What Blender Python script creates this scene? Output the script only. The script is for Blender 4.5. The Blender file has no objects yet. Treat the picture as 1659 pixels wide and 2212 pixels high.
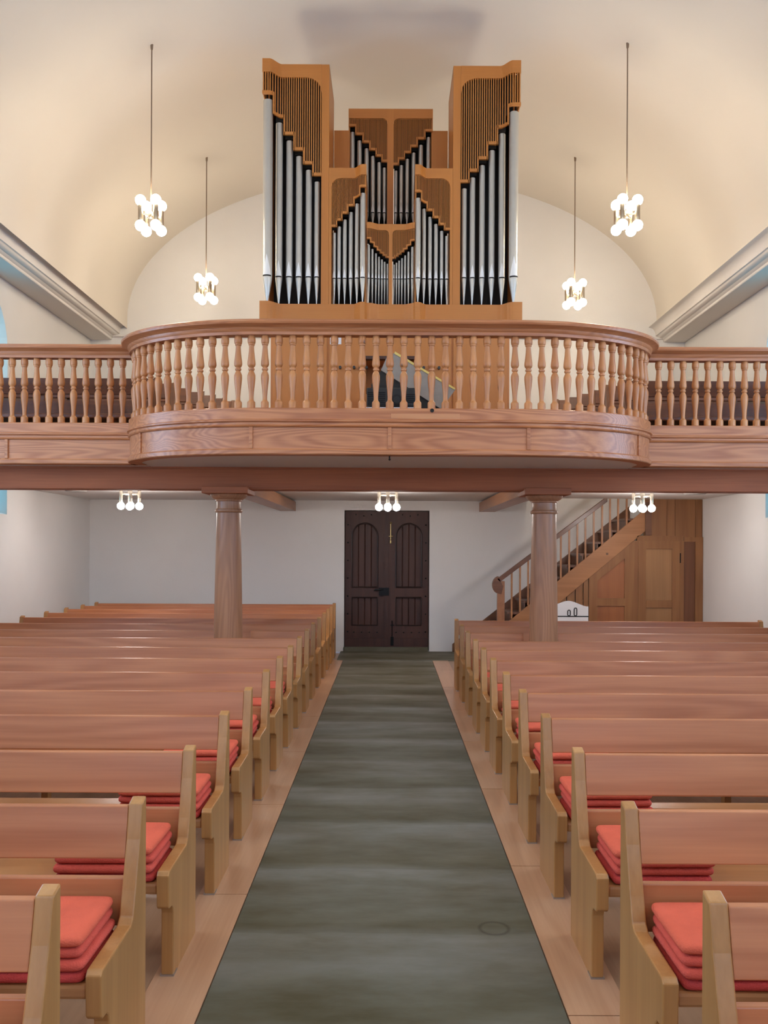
import bpy, bmesh, math, random
from mathutils import Vector
random.seed(7)
PI = math.pi
S = bpy.context.scene
COL = S.collection

# ------------------------------------------------------------------ camera, world, exposure
EYE = 1.75
cd = bpy.data.cameras.new('camera'); cam = bpy.data.objects.new('camera', cd); COL.objects.link(cam)
cam.location = (0, 0, EYE)
cam.rotation_mode = 'XYZ'
cam.rotation_euler = (PI / 2, math.radians(-0.27), 0)     # slight roll of the handheld photo
cd.sensor_fit = 'VERTICAL'; cd.sensor_height = 24.0
cd.lens = 24.0 * 1850 / 2212
cd.shift_x = -11.0 / 2212
cd.shift_y = 76.0 / 2212
cd.clip_start = 0.05; cd.clip_end = 100
S.camera = cam
S.view_settings.view_transform = 'Standard'
S.view_settings.look = 'None'
S.view_settings.gamma = 1
S.view_settings.use_curve_mapping = False
S.view_settings.exposure = 0.15
w = bpy.data.worlds.new('world'); S.world = w; w.use_nodes = True
w.node_tree.nodes['Background'].inputs[0].default_value = (0.55, 0.7, 1.0, 1)
w.node_tree.nodes['Background'].inputs[1].default_value = 0.6
S.cycles.use_denoising = True
S.cycles.max_bounces = 6
S.cycles.diffuse_bounces = 4
S.cycles.adaptive_threshold = 0.04
S.cycles.sample_clamp_indirect = 4.0
S.cycles.use_light_tree = True

NAVE_BULB = 64.0        # emission of the pendant bulbs
LOW_BULB = 125.0         # emission of the bulbs under the gallery
DAY = 6.5               # daylight on the frosted window panes

# ------------------------------------------------------------------ materials
def mat(name, col, rough=0.5, metal=0.0, spec=0.5, emit=None, es=0.0, vary=0.0, vscale=4.0, bump=0.0, bscale=60.0, coat=0.0):
    m = bpy.data.materials.new(name); m.use_nodes = True
    nt = m.node_tree; b = nt.nodes['Principled BSDF']
    b.inputs['Base Color'].default_value = (*col, 1); b.inputs['Roughness'].default_value = rough
    b.inputs['Metallic'].default_value = metal; b.inputs['Specular IOR Level'].default_value = spec
    if coat: b.inputs['Coat Weight'].default_value = coat
    if emit: b.inputs['Emission Color'].default_value = (*emit, 1); b.inputs['Emission Strength'].default_value = es
    tc = nt.nodes.new('ShaderNodeTexCoord')
    if vary:
        n = nt.nodes.new('ShaderNodeTexNoise'); n.inputs['Scale'].default_value = vscale; n.inputs['Detail'].default_value = 5
        nt.links.new(tc.outputs['Object'], n.inputs['Vector'])
        r = nt.nodes.new('ShaderNodeValToRGB')
        r.color_ramp.elements[0].position = 0.3; r.color_ramp.elements[1].position = 0.7
        r.color_ramp.elements[0].color = (*[c * (1 - vary) for c in col], 1)
        r.color_ramp.elements[1].color = (*[min(1, c * (1 + vary)) for c in col], 1)
        nt.links.new(n.outputs['Fac'], r.inputs['Fac']); nt.links.new(r.outputs['Color'], b.inputs['Base Color'])
    if bump:
        n2 = nt.nodes.new('ShaderNodeTexNoise'); n2.inputs['Scale'].default_value = bscale; n2.inputs['Detail'].default_value = 4
        nt.links.new(tc.outputs['Object'], n2.inputs['Vector'])
        bp = nt.nodes.new('ShaderNodeBump'); bp.inputs['Strength'].default_value = bump; bp.inputs['Distance'].default_value = 0.01
        nt.links.new(n2.outputs['Fac'], bp.inputs['Height']); nt.links.new(bp.outputs['Normal'], b.inputs['Normal'])
    return m

def wood(name, light, dark, axis='x', ring=6.0, rough=0.38, contrast=1.0, grain=1.0, coat=0.15, knots=False, tone=0.0):
    """oiled timber, grain running along `axis` of the object"""
    m = bpy.data.materials.new(name); m.use_nodes = True
    nt = m.node_tree; N = nt.nodes; L = nt.links; b = N['Principled BSDF']
    b.inputs['Roughness'].default_value = rough; b.inputs['Coat Weight'].default_value = coat; b.inputs['Coat Roughness'].default_value = 0.25
    tc = N.new('ShaderNodeTexCoord'); oi = N.new('ShaderNodeObjectInfo')
    add = N.new('ShaderNodeVectorMath'); add.operation = 'MULTIPLY_ADD'
    L.new(oi.outputs['Random'], add.inputs[0]); add.inputs[1].default_value = (37, 53, 71)
    L.new(tc.outputs['Object'], add.inputs[2])
    mp = N.new('ShaderNodeMapping')
    k = {'x': (0.10, 1, 1), 'y': (1, 0.10, 1), 'z': (1, 1, 0.10)}[axis]
    mp.inputs['Scale'].default_value = k
    L.new(add.outputs[0], mp.inputs['Vector'])
    wn = N.new('ShaderNodeTexNoise'); wn.inputs['Scale'].default_value = 2.4; wn.inputs['Detail'].default_value = 2
    L.new(mp.outputs[0], wn.inputs['Vector'])
    # rings: fract-like sine of a slowly warped field
    mul = N.new('ShaderNodeMath'); mul.operation = 'MULTIPLY'; mul.inputs[1].default_value = ring * 14
    L.new(wn.outputs['Fac'], mul.inputs[0])
    sn = N.new('ShaderNodeMath'); sn.operation = 'SINE'; L.new(mul.outputs[0], sn.inputs[0])
    fine = N.new('ShaderNodeTexNoise'); fine.inputs['Scale'].default_value = 70; fine.inputs['Detail'].default_value = 3
    mp2 = N.new('ShaderNodeMapping'); k2 = {'x': (0.03, 1, 1), 'y': (1, 0.03, 1), 'z': (1, 1, 0.03)}[axis]
    mp2.inputs['Scale'].default_value = k2; L.new(add.outputs[0], mp2.inputs['Vector']); L.new(mp2.outputs[0], fine.inputs['Vector'])
    big = N.new('ShaderNodeTexNoise'); big.inputs['Scale'].default_value = 1.1; big.inputs['Detail'].default_value = 2
    L.new(add.outputs[0], big.inputs['Vector'])
    a1 = N.new('ShaderNodeMath'); a1.operation = 'MULTIPLY_ADD'; L.new(sn.outputs[0], a1.inputs[0]); a1.inputs[1].default_value = 0.16 * contrast; a1.inputs[2].default_value = 0.5
    a2 = N.new('ShaderNodeMath'); a2.operation = 'MULTIPLY_ADD'; L.new(fine.outputs['Fac'], a2.inputs[0]); a2.inputs[1].default_value = 0.7 * grain; L.new(a1.outputs[0], a2.inputs[2])
    a3 = N.new('ShaderNodeMath'); a3.operation = 'MULTIPLY_ADD'; L.new(big.outputs['Fac'], a3.inputs[0]); a3.inputs[1].default_value = 0.6; L.new(a2.outputs[0], a3.inputs[2])
    a4 = N.new('ShaderNodeMath'); a4.operation = 'MULTIPLY_ADD'; L.new(oi.outputs['Random'], a4.inputs[0]); a4.inputs[1].default_value = 0.22 + tone; L.new(a3.outputs[0], a4.inputs[2])
    r = N.new('ShaderNodeMapRange'); r.inputs['From Min'].default_value = 0.55 + .1; r.inputs['From Max'].default_value = 1.55 + .1
    L.new(a4.outputs[0], r.inputs['Value'])
    mx = N.new('ShaderNodeMix'); mx.data_type = 'RGBA'
    L.new(r.outputs[0], mx.inputs['Factor']); mx.inputs[6].default_value = (*light, 1); mx.inputs[7].default_value = (*dark, 1)
    out = mx.outputs[2]
    if knots:
        v = N.new('ShaderNodeTexVoronoi'); v.inputs['Scale'].default_value = 2.6
        mpk = N.new('ShaderNodeMapping'); mpk.inputs['Scale'].default_value = {'x': (.5, 1.3, 1.3), 'y': (1.3, .5, 1.3), 'z': (1.3, 1.3, .5)}[axis]
        L.new(add.outputs[0], mpk.inputs['Vector']); L.new(mpk.outputs[0], v.inputs['Vector'])
        st = N.new('ShaderNodeMapRange'); st.inputs['From Min'].default_value = 0.018; st.inputs['From Max'].default_value = 0.05
        L.new(v.outputs['Distance'], st.inputs['Value'])
        mk = N.new('ShaderNodeMix'); mk.data_type = 'RGBA'; L.new(st.outputs[0], mk.inputs['Factor'])
        mk.inputs[6].default_value = (*[c * .25 for c in dark], 1); L.new(out, mk.inputs[7]); out = mk.outputs[2]
    L.new(out, b.inputs['Base Color'])
    bp = N.new('ShaderNodeBump'); bp.inputs['Strength'].default_value = 0.08; bp.inputs['Distance'].default_value = 0.003
    L.new(fine.outputs['Fac'], bp.inputs['Height']); L.new(bp.outputs[0], b.inputs['Normal'])
    return m

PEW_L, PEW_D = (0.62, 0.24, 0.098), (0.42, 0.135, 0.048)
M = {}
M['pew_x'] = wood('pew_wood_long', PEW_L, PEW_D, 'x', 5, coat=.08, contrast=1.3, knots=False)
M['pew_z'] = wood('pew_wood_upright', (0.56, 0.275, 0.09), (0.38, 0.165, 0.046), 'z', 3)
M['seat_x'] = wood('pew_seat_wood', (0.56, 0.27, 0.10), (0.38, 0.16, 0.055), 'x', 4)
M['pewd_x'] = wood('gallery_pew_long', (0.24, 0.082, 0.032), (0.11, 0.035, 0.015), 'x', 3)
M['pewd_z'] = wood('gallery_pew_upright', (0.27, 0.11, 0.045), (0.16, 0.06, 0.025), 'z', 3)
M['rail_x'] = wood('parapet_wood_long', (0.56, 0.225, 0.088), (0.35, 0.115, 0.042), 'x', 11, rough=.36, contrast=1.2, knots=True)
M['fascia_x'] = wood('parapet_panel_wood', (0.64, 0.27, 0.11), (0.38, 0.125, 0.045), 'x', 15, rough=.38, contrast=1.7)
M['bal_z'] = wood('baluster_wood', (0.66, 0.29, 0.105), (0.42, 0.155, 0.05), 'z', 5, rough=.4, contrast=1.5, knots=True)
M['repair'] = wood('repair_wood', (0.66, 0.30, 0.125), (0.46, 0.18, 0.07), 'x', 6)
M['beam_x'] = wood('beam_wood', (0.54, 0.165, 0.056), (0.31, 0.085, 0.028), 'x', 3, rough=.62, coat=0, knots=True)
M['beam_y'] = wood('joist_wood', (0.42, 0.19, 0.085), (0.27, 0.11, 0.05), 'y', 3)
M['col_z'] = wood('column_wood', (0.58, 0.28, 0.14), (0.36, 0.155, 0.075), 'z', 12, rough=.4, contrast=1.0)
M['organ_z'] = wood('organ_wood_upright', (0.60, 0.225, 0.045), (0.47, 0.16, 0.028), 'z', 2, rough=.42, contrast=.6, grain=.7)
M['organ_x'] = wood('organ_wood_long', (0.60, 0.225, 0.045), (0.47, 0.16, 0.028), 'x', 2, rough=.42, contrast=.6, grain=.7)
M['door_z'] = wood('door_wood', (0.085, 0.030, 0.019), (0.042, 0.014, 0.010), 'z', 3, rough=.55, coat=.0)
M['door_m'] = wood('door_moulding_wood', (0.035, 0.016, 0.012), (0.02, 0.009, 0.008), 'z', 3, rough=.4)
M['stair_z'] = wood('stair_panel_wood', (0.34, 0.155, 0.055), (0.22, 0.09, 0.03), 'z', 3, rough=.45)
M['stair_x'] = wood('stair_stringer_wood', (0.48, 0.22, 0.085), (0.32, 0.135, 0.05), 'x', 3, rough=.45)
M['stair_d'] = wood('stair_dark_wood', (0.22, 0.092, 0.040), (0.12, 0.05, 0.024), 'x', 3)
M['floor_y'] = wood('floor_boards', (0.48, 0.29, 0.165), (0.34, 0.19, 0.10), 'y', 3, rough=.33, coat=.25)
M['floor_x'] = wood('border_boards', (0.66, 0.38, 0.215), (0.50, 0.26, 0.135), 'y', 4, rough=.33, coat=.25)
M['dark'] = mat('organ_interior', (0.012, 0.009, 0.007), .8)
M['plaster'] = mat('white_plaster', (0.80, 0.78, 0.755), .85, spec=.2, vary=.02, vscale=1.5, bump=.12, bscale=45)
M['vault'] = mat('vault_plaster', (0.74, 0.68, 0.595), .9, spec=.15, vary=.012, vscale=.8)
M['soffit'] = mat('soffit_plaster', (0.74, 0.71, 0.69), .85, spec=.2)
M['trimw'] = mat('cornice_plaster', (0.78, 0.74, 0.70), .8, spec=.2)
M['pipe'] = mat('pipe_metal', (0.56, 0.55, 0.51), .36, metal=.68, vary=.05, vscale=3)
M['lip'] = mat('pipe_lip_metal', (0.92, 0.90, 0.86), .5, metal=.0)
M['slit'] = mat('pipe_mouth_slit', (0.01, 0.008, 0.006), .8)
M['chrome'] = mat('lamp_metal', (0.42, 0.36, 0.28), .3, metal=1)
M['cord'] = mat('lamp_cord', (0.22, 0.15, 0.10), .6)
M['bulb'] = mat('nave_bulb_glass', (1, .95, .85), .3, emit=(1.0, 0.86, 0.66), es=NAVE_BULB)
M['lowbulb'] = mat('under_gallery_bulb_glass', (1, .95, .9), .3, emit=(1.0, 0.93, 0.88), es=LOW_BULB)
M['pane'] = mat('frosted_window_glass', (0.5, 0.7, 0.9), .4, emit=(0.42, 0.66, 1.0), es=DAY)
M['pane_dusk'] = mat('cyan_window_glass', (0.3, 0.6, 0.8), .4, emit=(0.16, 0.72, 1.0), es=1.15)
M['pane_choir'] = mat('choir_window_glass', (0.5, 0.7, 0.9), .4, emit=(0.45, 0.68, 1.0), es=DAY * .5)
M['lead'] = mat('window_bars', (0.10, 0.11, 0.12), .5)
M['iron'] = mat('black_iron', (0.015, 0.015, 0.016), .4, metal=.8)
M['brass'] = mat('brass', (0.55, 0.40, 0.18), .3, metal=1)
M['white'] = mat('white_board', (0.82, 0.80, 0.80), .6)
M['ink'] = mat('black_line', (0.02, 0.018, 0.02), .6)
M['screen'] = mat('grey_board', (0.33, 0.30, 0.27), .7, vary=.08, vscale=12)
M['yellow'] = mat('yellow_edge', (0.80, 0.62, 0.18), .5)
M['blk'] = mat('black_plastic', (0.006, 0.006, 0.007), .5)
M['darkplastic'] = mat('dark_grey_plastic', (0.022, 0.026, 0.03), .4)
M['vent'] = mat('grey_vent', (0.30, 0.28, 0.26), .6)
M['glassclear'] = mat('lamp_tube_metal', (0.72, 0.66, 0.55), .22, metal=.9)
M['foot'] = mat('steel_foot', (0.5, 0.5, 0.52), .35, metal=1)
for i, c in enumerate([(0.80, 0.155, 0.088), (0.72, 0.115, 0.078), (0.62, 0.080, 0.070)]):  # one cloth; deeper reds put the shading of the lower cushions into colour
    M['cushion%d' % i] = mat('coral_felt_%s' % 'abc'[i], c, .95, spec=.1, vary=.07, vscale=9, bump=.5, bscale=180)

def stone():
    m = bpy.data.materials.new('aisle_stone'); m.use_nodes = True
    nt = m.node_tree; N = nt.nodes; L = nt.links; b = N['Principled BSDF']
    b.inputs['Specular IOR Level'].default_value = .12
    tc = N.new('ShaderNodeTexCoord')
    mp = N.new('ShaderNodeMapping'); mp.inputs['Scale'].default_value = (.45, 1.2, 1); L.new(tc.outputs['Object'], mp.inputs['Vector'])
    n = N.new('ShaderNodeTexNoise'); n.inputs['Scale'].default_value = 2.2; n.inputs['Detail'].default_value = 6; n.inputs['Roughness'].default_value = .62
    L.new(mp.outputs[0], n.inputs['Vector'])
    r = N.new('ShaderNodeValToRGB'); e = r.color_ramp.elements
    e[0].position = .30; e[0].color = (0.098, 0.084, 0.050, 1)
    e[1].position = .72; e[1].color = (0.20, 0.195, 0.165, 1)
    e2 = e.new(.5); e2.color = (0.145, 0.136, 0.102, 1)
    L.new(n.outputs['Fac'], r.inputs['Fac'])
    # slabs laid across the aisle, with bands of bluish window reflection painted in
    sx = N.new('ShaderNodeSeparateXYZ'); L.new(tc.outputs['Object'], sx.inputs[0])
    wob = N.new('ShaderNodeTexNoise'); wob.inputs['Scale'].default_value = 3; L.new(tc.outputs['Object'], wob.inputs['Vector'])
    yy = N.new('ShaderNodeMath'); yy.operation = 'MULTIPLY_ADD'; L.new(wob.outputs['Fac'], yy.inputs[0]); yy.inputs[1].default_value = .06; L.new(sx.outputs['Y'], yy.inputs[2])
    q = N.new('ShaderNodeMath'); q.operation = 'DIVIDE'; L.new(yy.outputs[0], q.inputs[0]); q.inputs[1].default_value = .78
    fr = N.new('ShaderNodeMath'); fr.operation = 'FRACT'; L.new(q.outputs[0], fr.inputs[0])
    rr = N.new('ShaderNodeValToRGB'); ee = rr.color_ramp.elements
    ee[0].position = 0; ee[0].color = (.50, .50, .50, 1); ee[1].position = 1; ee[1].color = (.57, .58, .60, 1)
    x = ee.new(.10); x.color = (.40, .385, .33, 1); x = ee.new(.45); x.color = (.47, .465, .44, 1); x = ee.new(.93); x.color = (.62, .63, .66, 1)
    L.new(fr.outputs[0], rr.inputs['Fac'])
    mx = N.new('ShaderNodeMix'); mx.data_type = 'RGBA'; mx.blend_type = 'MULTIPLY'; mx.inputs['Factor'].default_value = 1
    L.new(r.outputs[0], mx.inputs[6]); L.new(rr.outputs[0], mx.inputs[7])
    gain = N.new('ShaderNodeMix'); gain.data_type = 'RGBA'; gain.blend_type = 'MULTIPLY'; gain.inputs['Factor'].default_value = 1
    L.new(mx.outputs[2], gain.inputs[6]); gain.inputs[7].default_value = (2.0, 2.0, 2.0, 1)
    # ring-shaped cup stain at (0.51, 3.75)
    d = N.new('ShaderNodeVectorMath'); d.operation = 'DISTANCE'; L.new(tc.outputs['Object'], d.inputs[0]); d.inputs[1].default_value = (0.49, 3.93, 0.004)
    a = N.new('ShaderNodeMath'); a.operation = 'SUBTRACT'; L.new(d.outputs['Value'], a.inputs[0]); a.inputs[1].default_value = .066
    ab = N.new('ShaderNodeMath'); ab.operation = 'ABSOLUTE'; L.new(a.outputs[0], ab.inputs[0])
    mr = N.new('ShaderNodeMapRange'); L.new(ab.outputs[0], mr.inputs['Value']); mr.inputs['From Max'].default_value = .014
    mr.inputs['To Min'].default_value = .62; mr.inputs['To Max'].default_value = 1
    vm = N.new('ShaderNodeVectorMath'); vm.operation = 'SCALE'; L.new(gain.outputs[2], vm.inputs[0]); L.new(mr.outputs[0], vm.inputs['Scale'])
    L.new(vm.outputs[0], b.inputs['Base Color'])
    rg = N.new('ShaderNodeMapRange'); L.new(n.outputs['Fac'], rg.inputs['Value']); rg.inputs['To Min'].default_value = .7; rg.inputs['To Max'].default_value = .5
    L.new(rg.outputs[0], b.inputs['Roughness'])
    return m
M['stone'] = stone()

# ------------------------------------------------------------------ helpers
def thing(name, label=None, cat=None, loc=(0, 0, 0), group=None, kind=None, rz=0.0):
    o = bpy.data.objects.new(name, None); COL.objects.link(o); o.location = loc; o.rotation_euler = (0, 0, rz)
    o.empty_display_size = .1
    if label: o['label'] = label
    if cat: o['category'] = cat
    if group: o['group'] = group
    if kind: o['kind'] = kind
    return o

def obj(name, bm, m, parent=None, smooth=False, loc=None, bevel=0.0, angle=35):
    bmesh.ops.recalc_face_normals(bm, faces=bm.faces)
    me = bpy.data.meshes.new(name); bm.to_mesh(me); bm.free()
    ms = m if isinstance(m, (list, tuple)) else [m]
    for x in ms: me.materials.append(x)
    if smooth:
        me.polygons.foreach_set('use_smooth', [True] * len(me.polygons))
        try: me.set_sharp_from_angle(angle=math.radians(angle))
        except Exception: pass
    o = bpy.data.objects.new(name, me); COL.objects.link(o)
    if parent: o.parent = parent
    if loc: o.location = loc
    if bevel:
        b = o.modifiers.new('edge', 'BEVEL'); b.width = bevel; b.segments = 2; b.limit_method = 'ANGLE'
    return o

def tag(o, label=None, cat=None, group=None, kind=None):
    if label: o['label'] = label
    if cat: o['category'] = cat
    if group: o['group'] = group
    if kind: o['kind'] = kind
    return o

def box(bm, x0, x1, y0, y1, z0, z1):
    v = [bm.verts.new(p) for p in ((x0, y0, z0), (x1, y0, z0), (x1, y1, z0), (x0, y1, z0), (x0, y0, z1), (x1, y0, z1), (x1, y1, z1), (x0, y1, z1))]
    for f in ((0, 3, 2, 1), (4, 5, 6, 7), (0, 1, 5, 4), (1, 2, 6, 5), (2, 3, 7, 6), (3, 0, 4, 7)):
        bm.faces.new([v[i] for i in f])
    return v

def boxes(*bs):
    bm = bmesh.new()
    for b in bs: box(bm, *b)
    return bm

def prism(bm, pts, f0, f1):
    """closed polygon pts mapped through f0 and f1 to two parallel faces"""
    a = [bm.verts.new(f0(*p)) for p in pts]; b = [bm.verts.new(f1(*p)) for p in pts]
    n = len(pts)
    bm.faces.new(a[::-1]); bm.faces.new(b)
    for i in range(n): bm.faces.new((a[i], a[(i + 1) % n], b[(i + 1) % n], b[i]))

def lathe(bm, prof, seg=20, cx=0, cy=0, cap=True):
    rings = []
    for r, z in prof:
        rings.append([bm.verts.new((cx + r * math.cos(2 * PI * i / seg), cy + r * math.sin(2 * PI * i / seg), z)) for i in range(seg)])
    for a, b in zip(rings, rings[1:]):
        for i in range(seg): bm.faces.new((a[i], a[(i + 1) % seg], b[(i + 1) % seg], b[i]))
    if cap:
        bm.faces.new(rings[0][::-1]); bm.faces.new(rings[-1])

def tube(bm, p0, p1, r, seg=10):
    p0 = Vector(p0); p1 = Vector(p1); d = (p1 - p0).normalized()
    u = d.orthogonal().normalized(); v = d.cross(u)
    a = [bm.verts.new(p0 + r * (u * math.cos(2 * PI * i / seg) + v * math.sin(2 * PI * i / seg))) for i in range(seg)]
    b = [bm.verts.new(p1 + r * (u * math.cos(2 * PI * i / seg) + v * math.sin(2 * PI * i / seg))) for i in range(seg)]
    for i in range(seg): bm.faces.new((a[i], a[(i + 1) % seg], b[(i + 1) % seg], b[i]))
    bm.faces.new(a[::-1]); bm.faces.new(b)

def ball(bm, c, r, seg=14, rings=8, sz=1.0):
    prof = [(max(1e-4, r * math.sin(PI * i / rings)), c[2] - sz * r * math.cos(PI * i / rings)) for i in range(rings + 1)]
    lathe(bm, prof, seg, c[0], c[1])

def sweep(bm, path, prof, closed_prof=True, caps=True):
    """path: list of (x, y, nx, ny) with outward normals; prof: list of (d, z)"""
    rows = []
    for x, y, nx, ny in path:
        rows.append([bm.verts.new((x + nx * d, y + ny * d, z)) for d, z in prof])
    n = len(prof)
    for a, b in zip(rows, rows[1:]):
        for i in range(n if closed_prof else n - 1):
            j = (i + 1) % n
            bm.faces.new((a[i], a[j], b[j], b[i]))
    if caps and closed_prof:
        bm.faces.new(rows[0][::-1]); bm.faces.new(rows[-1])

def dup(root, parent=None):
    r = root.copy(); COL.objects.link(r)
    if parent: r.parent = parent
    for ch in [c for c in root.children]:
        dup(ch, r)
    return r

# ------------------------------------------------------------------ room
XL, XR, YB, YF = -5.0, 4.92, 14.3, -3.2
ZTOP = 5.60
VA, VB, VX, VZ = 4.42, 2.41, 0.03, 5.55    # ellipse of the vault: half width, rise, centre x, spring height

# floor: boards under the pews, border boards, stone aisle, stone slab before the door
fl = tag(obj('floor', boxes((XL - .02, -.93, YF, YB + .3, -.1, 0), (.88, XR + .02, YF, YB + .3, -.1, 0), (-.93, .88, YF, YB + .3, -.1, -.012)), M['floor_y']), kind='structure')
obj('border_boards', boxes(*[(-.945, -.705, y, y + 1.494, -.01, .005) for y in [YF + 1.5 * i for i in range(11)]]), M['floor_x'], fl)
obj('border_boards', boxes(*[(.677, .917, y, y + 1.494, -.01, .005) for y in [YF + .4 + 1.5 * i for i in range(11)]]), M['floor_x'], fl)
obj('stone_aisle', boxes((-.70, .672, YF, 13.2, -.011, .003)), M['stone'], fl)
obj('stone_slab', boxes((-.80, 1.25, 13.2, YB, -.011, .012), (-.76, .66, YB, YB + .25, 0, .075)), M['stone'], fl)

def arch_loop(cy, hw, z0, zs, n=14):
    pts = [(cy - hw, z0), (cy + hw, z0), (cy + hw, zs)]
    pts += [(cy + hw * math.cos(PI * i / n), zs + hw * math.sin(PI * i / n)) for i in range(1, n)]
    pts.append((cy - hw, zs))
    return pts

WIN = [10.4, 7.0, 3.6, 0.2]
W_HW, W_Z0, W_ZS = .80, 2.155, 4.28
def side_wall(name, x, sgn):
    bm = bmesh.new()
    def loop(pts):
        vs = [bm.verts.new((x, a, b)) for a, b in pts]
        es = [bm.edges.new((vs[i], vs[(i + 1) % len(vs)])) for i in range(len(vs))]
        return vs, es
    alle = []
    _, e = loop([(YF, 0), (YB, 0), (YB, ZTOP), (YF, ZTOP)]); alle += e
    holes = []
    for cy in WIN:
        vs, e = loop(arch_loop(cy, W_HW, W_Z0, W_ZS)); alle += e; holes.append((cy, vs))
    bmesh.ops.triangle_fill(bm, use_beauty=True, use_dissolve=False, edges=alle)
    for cy, vs in holes:                      # splayed reveal
        out = [bm.verts.new((x + sgn * .10, cy + (v.co.y - cy) * .97, W_Z0 + .03 + (v.co.z - W_Z0) * .985)) for v in vs]
        for i in range(len(vs)):
            j = (i + 1) % len(vs); bm.faces.new((vs[i], vs[j], out[j], out[i]))
    tag(obj(name, bm, M['plaster']), kind='structure')
    return
side_wall('wall_left', XL, -1); side_wall('wall_right', XR, 1)

def window(n, x, sgn, cy):
    t = thing('window_%d' % n, kind='structure', loc=(x + sgn * .09, cy, 0))
    hw = W_HW * .97; zs = W_Z0 + .03 + (W_ZS - W_Z0) * .985; z0 = W_Z0 + .03
    pts = arch_loop(0, hw, z0, zs)
    bm = bmesh.new(); prism(bm, pts, lambda a, b: (sgn * .02, a, b), lambda a, b: (sgn * .03, a, b))
    obj('pane', bm, M['pane_dusk' if cy == WIN[0] else 'pane'], t)
    b = bmesh.new()
    for i in range(-1, 2): box(b, -.012, .012, i * hw / 2 - .012, i * hw / 2 + .012, z0, zs + math.sqrt(max(0, hw * hw - (i * hw / 2) ** 2)))
    z = z0
    while z < zs + hw - .15:
        h = hw if z < zs else math.sqrt(max(0, hw * hw - (z - zs) ** 2))
        box(b, -.010, .010, -h, h, z - .008, z + .008); z += .42
    obj('glazing_bars', b, M['lead'], t)
for i, cy in enumerate(WIN): window(i + 1, XL, -1, cy)
for i, cy in enumerate(WIN): window(i + 5, XR, 1, cy)

def choir_window(n, x):
    t = thing('window_%d' % n, kind='structure', loc=(x, YF, 0))
    pts = arch_loop(0, .85, 1.2, 4.3)
    bm = bmesh.new(); prism(bm, pts, lambda a, b: (a, .005, b), lambda a, b: (a, .02, b)); obj('pane', bm, M['pane_choir'], t)
    b = bmesh.new()
    for i in range(-1, 2): box(b, i * .42 - .012, i * .42 + .012, .02, .035, 1.2, 4.3 + math.sqrt(max(0, .7225 - (i * .42) ** 2)))
    for k in range(9): box(b, -.84 if k < 8 else -.5, .84 if k < 8 else .5, .021, .034, 1.2 + k * .42, 1.22 + k * .42)
    obj('glazing_bars', b, M['lead'], t)
choir_window(9, -2.6); choir_window(10, 2.6)

# back wall with the door opening
DX0, DX1, DZ = -.75, .675, 2.365
bm = bmesh.new()
def ring_face(pts):
    vs = [bm.verts.new((a, YB, b)) for a, b in pts]
    return [bm.edges.new((vs[i], vs[(i + 1) % len(vs)])) for i in range(len(vs))]
ring_face([(XL, 0), (DX0, 0), (DX0, DZ), (DX1, DZ), (DX1, 0), (XR, 0), (XR, ZTOP), (4.6, 8.3), (-4.6, 8.3), (XL, ZTOP)])
bmesh.ops.triangle_fill(bm, use_beauty=True, use_dissolve=False, edges=bm.edges[:])
for a, b in (((DX0, 0), (DX0, DZ)), ((DX0, DZ), (DX1, DZ)), ((DX1, DZ), (DX1, 0))):
    bm.faces.new([bm.verts.new(p) for p in ((a[0], YB, a[1]), (b[0], YB, b[1]), (b[0], YB + .22, b[1]), (a[0], YB + .22, a[1]))])
tag(obj('wall_back', bm, M['plaster']), kind='structure')
tag(obj('wall_front', boxes((XL - .1, XR + .1, YF - .1, YF, 0, 8.4)), M['plaster']), kind='structure')

# vault
bm = bmesh.new()
NS = 64
prof = [(VX - VA, ZTOP - .22)] + [(VX - VA * math.cos(PI * i / NS), VZ + VB * math.sin(PI * i / NS)) for i in range(NS + 1)] + [(VX + VA, ZTOP - .22)]
rows = [[bm.verts.new((x, y, z)) for x, z in prof] for y in (YF, YB)]
for i in range(len(prof) - 1): bm.faces.new((rows[0][i], rows[0][i + 1], rows[1][i + 1], rows[1][i]))
tag(obj('ceiling', bm, M['vault'], smooth=True, angle=60), kind='structure')

# cornices along both side walls
def cornice(name, sg, xs):
    bm = bmesh.new()
    prof = [(0.0, 5.19), (.345, 5.19), (.352, 5.20), (.352, 5.225), (.375, 5.235), (.39, 5.25)]
    prof += [(.39 + .07 * math.sin(i / 5 * PI / 2), 5.25 + .035 * (1 - math.cos(i / 5 * PI / 2))) for i in range(1, 6)]
    prof += [(.465, 5.29), (.485, 5.295), (.485, 5.305)]
    prof += [(.485 + .09 * (1 - math.cos(i / 6 * PI / 2)), 5.305 + .125 * math.sin(i / 6 * PI / 2)) for i in range(1, 7)]
    prof += [(.60, 5.44), (.0, 5.50)]
    a = [bm.verts.new((xs + sg * d, YF, z)) for d, z in prof]; b = [bm.verts.new((xs + sg * d, YB, z)) for d, z in prof]
    for i in range(len(prof)):
        j = (i + 1) % len(prof); bm.faces.new((a[i], a[j], b[j], b[i]))
    tag(obj(name, bm, M['trimw'], smooth=True, angle=30), kind='structure')
cornice('trim_1', 1, XL + .005); cornice('trim_2', -1, XR - .005)

tag(obj('trim_3', boxes((XL + .05, XR - .05, YB - .05, YB - .002, 5.235, 5.27)), M['trimw']), kind='structure')

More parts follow.
